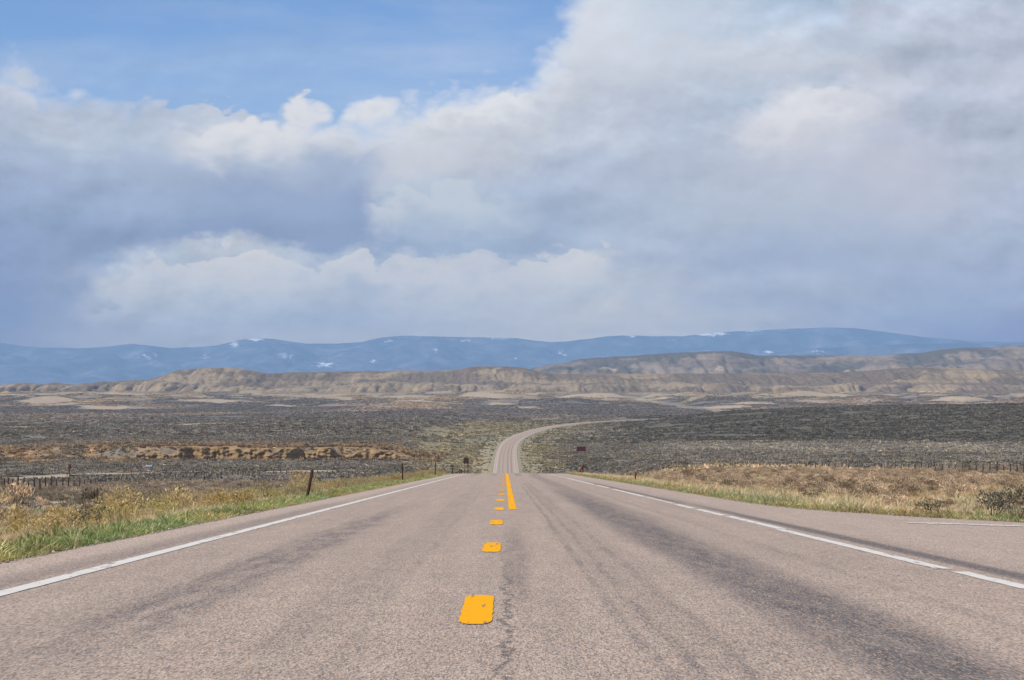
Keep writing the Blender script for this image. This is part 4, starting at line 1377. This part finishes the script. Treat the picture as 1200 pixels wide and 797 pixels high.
# named bushes one can point to
for px, py, s_, t, lab in [(1155, 611, 1.0, 1, 'large brown grey bush at the pavement edge far right'), (1128, 610, .85, 0, 'grey green bush beside the large brown one at the pavement edge'), (1092, 606, .6, 1, 'small brownish bush left of the two big ones at the turnout edge'),
                           (953, 588, .7, 1, 'dark brown bush rising from the tan grass right of the road'), (958, 577, .9, 1, 'rounded brown bush on the skyline of the tan grass strip'), (852, 576, .9, 1, 'brown twiggy bush behind the right shoulder'),
                           (330, 583, .75, 1, 'small purplish bush behind the leaning post'), (411, 571, .75, 2, 'dark purplish bush at the edge of the left shoulder'), (92, 623, .75, 1, 'dark brown bush in the golden strip at far left'), (236, 595, .8, 1, 'brown bush in the golden strip left of the leaning post')]:
    a, b = hit(px, py)
    e = a - float(road_x(b))
    if LEFT_EDGE - .3 < e < float(right_edge(b)) + .25:
        a = LEFT_EDGE - .7 if e < 0 else float(right_edge(b)) + .55
    r_ = plant("bush", (a, b, float(height(a, b)) - .04), (s_ * 1.1, s_ * 1.1, s_), random.random() * 6, sage_m[t * 3 + random.randrange(3)], lab, 'bush', None)


# ------------------------------------------------------------------ posts, signs, fences
def simple_mat(name, c1, c2, scale=6., rough=.85):
    m, n, bs = mat_new(name)
    tcn = n.new('ShaderNodeTexCoord').outputs['Object']
    a = n.noise(n.vm('MULTIPLY', tcn, (1, 1, .25)), scale, 5, .65)
    n.l.new(n.mix(n.sstep(a, .3, .7), c1, c2), bs.inputs['Base Color'])
    bs.inputs['Roughness'].default_value = rough
    return m


M_dark = simple_mat("weathered_post", L3(58, 42, 36), L3(84, 62, 50))
M_red = simple_mat("rusty_brown", L3(96, 52, 44), L3(122, 72, 56))
M_wood = simple_mat("grey_fence_wood", L3(60, 52, 46), L3(86, 76, 68))
M_maroon = simple_mat("maroon_board", L3(74, 36, 40), L3(92, 48, 48))
M_blue = simple_mat("pale_blue_metal", L3(132, 142, 156), L3(158, 166, 178))
M_pink = simple_mat("faded_pink_metal", L3(180, 120, 110), L3(200, 150, 136))
M_refl = simple_mat("reflector", L3(78, 50, 40), L3(96, 62, 48))
M_wire = simple_mat("fence_wire", L3(70, 64, 60), L3(90, 84, 80))


def prism(n, r0, r1, h, z0=0., cx=0., cy=0., flat_=1., lean=(0, 0)):
    """tapered n-sided post with a chamfered top"""
    V, Fc = [], []
    lv = [(z0, r0), (z0 + h * .96, r1), (z0 + h, r1 * .6)]
    for z, r in lv:
        f = (z - z0) / h
        for k in range(n):
            a = 2 * math.pi * (k + .5) / n
            V.append((cx + r * math.cos(a) + lean[0] * f, cy + r * math.sin(a) * flat_ + lean[1] * f, z))
    for j in range(2):
        for k in range(n):
            Fc.append((j * n + k, j * n + (k + 1) % n, (j + 1) * n + (k + 1) % n, (j + 1) * n + k))
    Fc.append(tuple(range(2 * n, 3 * n)))
    Fc.append(tuple(range(n))[::-1])
    return V, Fc


def plate(x0, x1, z0, z1, y0, th=.02, ch=.05, rot=0.):
    """upright board with clipped corners, slightly bowed"""
    w, h = x1 - x0, z1 - z0
    o = [(x0 + ch, z0), (x1 - ch, z0), (x1, z0 + ch), (x1, z1 - ch), (x1 - ch, z1), (x0 + ch, z1), (x0, z1 - ch), (x0, z0 + ch)]
    mx_, mz = (x0 + x1) / 2, (z0 + z1) / 2
    c, s = math.cos(rot), math.sin(rot)
    o = [(mx_ + (a - mx_) * c - (b - mz) * s, mz + (a - mx_) * s + (b - mz) * c) for a, b in o]
    V = [(a, y0, b) for a, b in o] + [(a, y0 + th, b) for a, b in o]
    n = 8
    Fc = [tuple(range(n)), tuple(range(2 * n - 1, n - 1, -1))] + [(k + n, (k + 1) % n + n, (k + 1) % n, k) for k in range(n)]
    return V, Fc


def on_ground(a, b):
    return (a, b, float(height(a, b)))


def delineator(a, b, h, lean, label, r=.045, mat=None, refl=True, z=None):
    g = on_ground(a, b)
    t = empty("delineator_post", (g[0], g[1], g[2] - .1))
    tag(t, label, 'post')
    V, Fc = prism(6, r, r * .85, h + .1, lean=lean, flat_=.7)
    mesh_obj("shaft", V, Fc, mat or M_dark, t)
    if refl:
        V, Fc = plate(-r * .9 + lean[0] * .9, r * .9 + lean[0] * .9, h * .84, h * .96, -.05 + lean[1] * .9, .012, .01)
        mesh_obj("reflector", V, Fc, M_refl, t)
    return t


delineator(-5.56, 68.8, .87, (.19, .0), 'dark brown post leaning right beside the left shoulder, nearest of the row', .052)
delineator(-5.69, 137, 1.08, (-.03, 0), 'upright dark post at the edge of the left shoulder, second of the row', .05)
delineator(-6.07, 214, 1.25, (.02, 0), 'thin upright post near the crest on the left, third of the row', .055)
delineator(-6.0, 280, 1.15, (.0, 0), 'thin dark post standing at the crest of the road on the left', .06)
delineator(-6.12, 331, 1.75, (.0, 0), 'left one of two short posts just beyond the crest', .06)
delineator(-5.95, 334, 1.7, (.0, 0), 'right one of two short posts just beyond the crest', .13)
delineator(7.2, 137, .60, (.05, 0), 'short reddish brown post in the grass beside the right shoulder', .055, M_red)


def sign_back():
    a, b = -5.6, 350.
    t = empty("road_sign", (a + .1, b, float(height(a, b)) - .1))
    tag(t, 'dark backed road sign on a post beyond the crest on the left', 'sign')
    V, Fc = plate(-.42, .34, 2.95, 3.75, -.08, .03, .12)
    mesh_obj("sign_panel", V, Fc, M_dark, t)
    V, Fc = prism(6, .06, .055, 3.6, cx=.2)
    mesh_obj("post", V, Fc, M_wood, t)
    V, Fc = prism(6, .05, .045, 3.4, cx=-.25)
    mesh_obj("post", V, Fc, M_wood, t)


sign_back()


def tube(p0, p1, r, n=5):
    p0, p1 = Vector(p0), Vector(p1)
    d = (p1 - p0).normalized()
    u = d.cross(Vector((0, 1, .01))).normalized(); w = d.cross(u)
    V = []
    for p, rr in ((p0, r), (p1, r * .85)):
        for k in range(n):
            a = 2 * math.pi * k / n
            V.append(tuple(p + u * rr * math.cos(a) + w * rr * math.sin(a)))
    Fc = [(k, (k + 1) % n, n + (k + 1) % n, n + k) for k in range(n)] + [tuple(range(n))[::-1], tuple(range(n, 2 * n))]
    return V, Fc


def brace():
    a, b = 7.95, 252.
    t = empty("brace_post", on_ground(a, b))
    tag(t, 'brown timber post with slanting board and arm beside the right shoulder at the crest', 'post')
    mesh_obj("post", *prism(6, .07, .06, 1.2), M_red, t)
    mesh_obj("slanting_board", *tube((-.48, -.04, .08), (.0, -.1, .95), .13), M_red, t)
    mesh_obj("arm", *tube((.0, -.1, .92), (.55, -.05, .62), .07), M_dark, t)


brace()


def board_sign():
    a, b = hit(681, 531.5)
    k = b / F_PX
    t = empty("board_sign", on_ground(a, b))
    tag(t, 'maroon board on short posts standing alone in the sagebrush right of the bend', 'sign')
    mesh_obj("board", *plate(-5.3 * k, 5.3 * k, 2.6 * k, 8.0 * k, -.1, .12, .05), M_maroon, t)
    for xx in (-4.8, -3.0, 4.8):
        mesh_obj("leg", *prism(6, .14, .12, 4.0 * k, cx=xx * k, cy=.12), M_dark, t)


board_sign()


def lone_marker():
    a, b = hit(82, 558)
    k = b / F_PX
    t = empty("marker_sign", on_ground(a, b))
    tag(t, 'narrow dark panel leaning on thin legs beside the far tan track', 'sign')
    mesh_obj("panel", *plate(-1.1 * k, 1.6 * k, 8 * k, 14.0 * k, -.1, .1, .1, -.12), M_maroon, t)
    mesh_obj("leg", *tube((-3.2 * k, 0, 0), (.2 * k, 0, 9 * k), .13), M_dark, t)
    mesh_obj("leg", *tube((0, 0, 0), (.6 * k, 0, 9 * k), .15), M_dark, t)


lone_marker()


def tank():
    a, b = hit(175, 549.5)
    k = b / F_PX
    t = empty("stock_tank", on_ground(a, b))
    tag(t, 'small pale blue tank with a faded pink end panel behind the far tan track', 'tank')
    V, Fc = [], []
    n = 12
    for xx, rr in ((-4 * k, .5), (-3.6 * k, 1), (3.6 * k, 1), (4 * k, .5)):
        for q in range(n):
            an = 2 * math.pi * q / n
            V.append((xx, math.cos(an) * rr * 1.9 * k, 2.6 * k + math.sin(an) * rr * 1.9 * k))
    for j in range(3):
        for q in range(n):
            Fc.append((j * n + q, j * n + (q + 1) % n, (j + 1) * n + (q + 1) % n, (j + 1) * n + q))
    Fc += [tuple(range(n)), tuple(range(3 * n, 4 * n))[::-1]]
    mesh_obj("tank_body", V, Fc, M_blue, t)
    mesh_obj("end_panel", *plate(-8 * k, -4.6 * k, 1.0 * k, 4.4 * k, -.2, .1, .1), M_pink, t)
    for xx in (-2.6, 2.6):
        mesh_obj("leg", *prism(4, .12, .12, 1.4 * k, cx=xx * k), M_dark, t)


tank()


def right_marker():
    a, b = hit(1176, 554)
    k = b / F_PX
    t = empty("small_sign", on_ground(a, b))
    tag(t, 'small faded red panel on a brown post by the right hand fence', 'sign')
    mesh_obj("panel", *plate(-3.5 * k, 3.5 * k, 6.2 * k, 7.8 * k, -.06, .05, .03), M_pink, t)
    mesh_obj("post", *prism(6, .5 * k, .4 * k, 6.6 * k), M_red, t)


right_marker()

post_meshes = []
for k in range(5):
    V, Fc = prism(6, .075 + .01 * (k % 3), .06, 1.35 + .08 * (k - 2), lean=((k - 2) * .03, 0))
    o = mesh_obj("post", V, Fc, M_wood, link=False); post_meshes.append(o.data); bpy.data.objects.remove(o)


def fence(path_px, step_px, label, hscale=1.0):
    P = []
    for (x0, y0), (x1, y1) in zip(path_px[:-1], path_px[1:]):
        n = max(1, int(round((x1 - x0) / step_px)))
        for i in range(n):
            P.append((x0 + (x1 - x0) * i / n, y0 + (y1 - y0) * i / n))
    P.append(path_px[-1])
    pts = []
    last = None
    for px, py in P:
        a, b = hit(px, py)
        pts.append((a, b))
    A = np.array(pts)
    if len(A) > 6:    # straighten the line so that it reads as a fence run on the ground
        k = np.ones(5) / 5
        for c_ in (0, 1):
            pad = np.pad(A[:, c_], 2, mode='edge'); A[:, c_] = np.convolve(pad, k, mode='valid')
    a0 = A[len(A) // 2]
    z0 = float(height(a0[0], a0[1]))
    t = empty("wire_fence", (a0[0], a0[1], z0))
    tag(t, label, 'fence')
    tops = []
    for i, (a, b) in enumerate(A):
        z = float(height(a, b)) - .1
        o = bpy.data.objects.new("post", post_meshes[i % 5]); COL.objects.link(o); o.parent = t
        o.location = (a - a0[0], b - a0[1], z - z0); o.rotation_euler = (0, 0, i * 1.3)
        s = hscale * random.uniform(.88, 1.15); wf = max(1.0, b / 420.)
        o.scale = (1.15 * min(wf, 1.5), 1.15 * min(wf, 1.5), s)
        tops.append((a - a0[0], b - a0[1], z - z0))
    for hh in (.45, .8, 1.15):
        V, Fc = [], []
        for (xa, ya, za) in tops:
            for dz_ in (-.006, .006):
                V.append((xa, ya - .08, za + hh * hscale + dz_)); V.append((xa, ya - .068, za + hh * hscale + dz_))
        for i in range(len(tops) - 1):
            b = 4 * i
            for q, w in ((0, 1), (1, 3), (3, 2), (2, 0)):
                Fc.append((b + q, b + w, b + 4 + w, b + 4 + q))
        mesh_obj("wire", V, Fc, M_wire, t)


fence([(3, 579), (60, 577.5), (100, 573.5), (130, 569), (200, 561), (260, 558), (330, 557), (420, 557.5)], 6.2, 'wire fence with grey wooden posts crossing the sagebrush on the left plain', 1.15)
fence([(940, 549.5), (1010, 551.5), (1080, 554), (1120, 555.5), (1160, 557), (1200, 559), (1230, 560)], 8.0, 'wire fence with dark wooden posts crossing the dark sagebrush on the right plain', 1.2)

# ------------------------------------------------------------------ haze
hm = bpy.data.materials.new("haze"); hm.use_nodes = True
hn = hm.node_tree; hn.nodes.clear()
pv = hn.nodes.new('ShaderNodeVolumePrincipled'); ho = hn.nodes.new('ShaderNodeOutputMaterial')
pv.inputs['Color'].default_value = (.42, .66, 1.0, 1)
pv.inputs['Density'].default_value = HAZE
pv.inputs['Anisotropy'].default_value = 0.0
hn.links.new(pv.outputs[0], ho.inputs['Volume'])
lo, hi, rad = -62., 1090., 46000.
V = [(-rad, -3000, lo), (rad, -3000, lo), (rad, rad, lo), (-rad, rad, lo), (-rad, -3000, hi), (rad, -3000, hi), (rad, rad, hi), (-rad, rad, hi)]
V = [(a * 1.0 if abs(a) < 1 else a, b, c) for a, b, c in V]
hz = mesh_obj("haze", V, [(3, 2, 1, 0), (4, 5, 6, 7), (0, 1, 5, 4), (1, 2, 6, 5), (2, 3, 7, 6), (3, 0, 4, 7)], hm)
tag(hz, 'pale blue air over the plain and the mountains', kind='stuff')
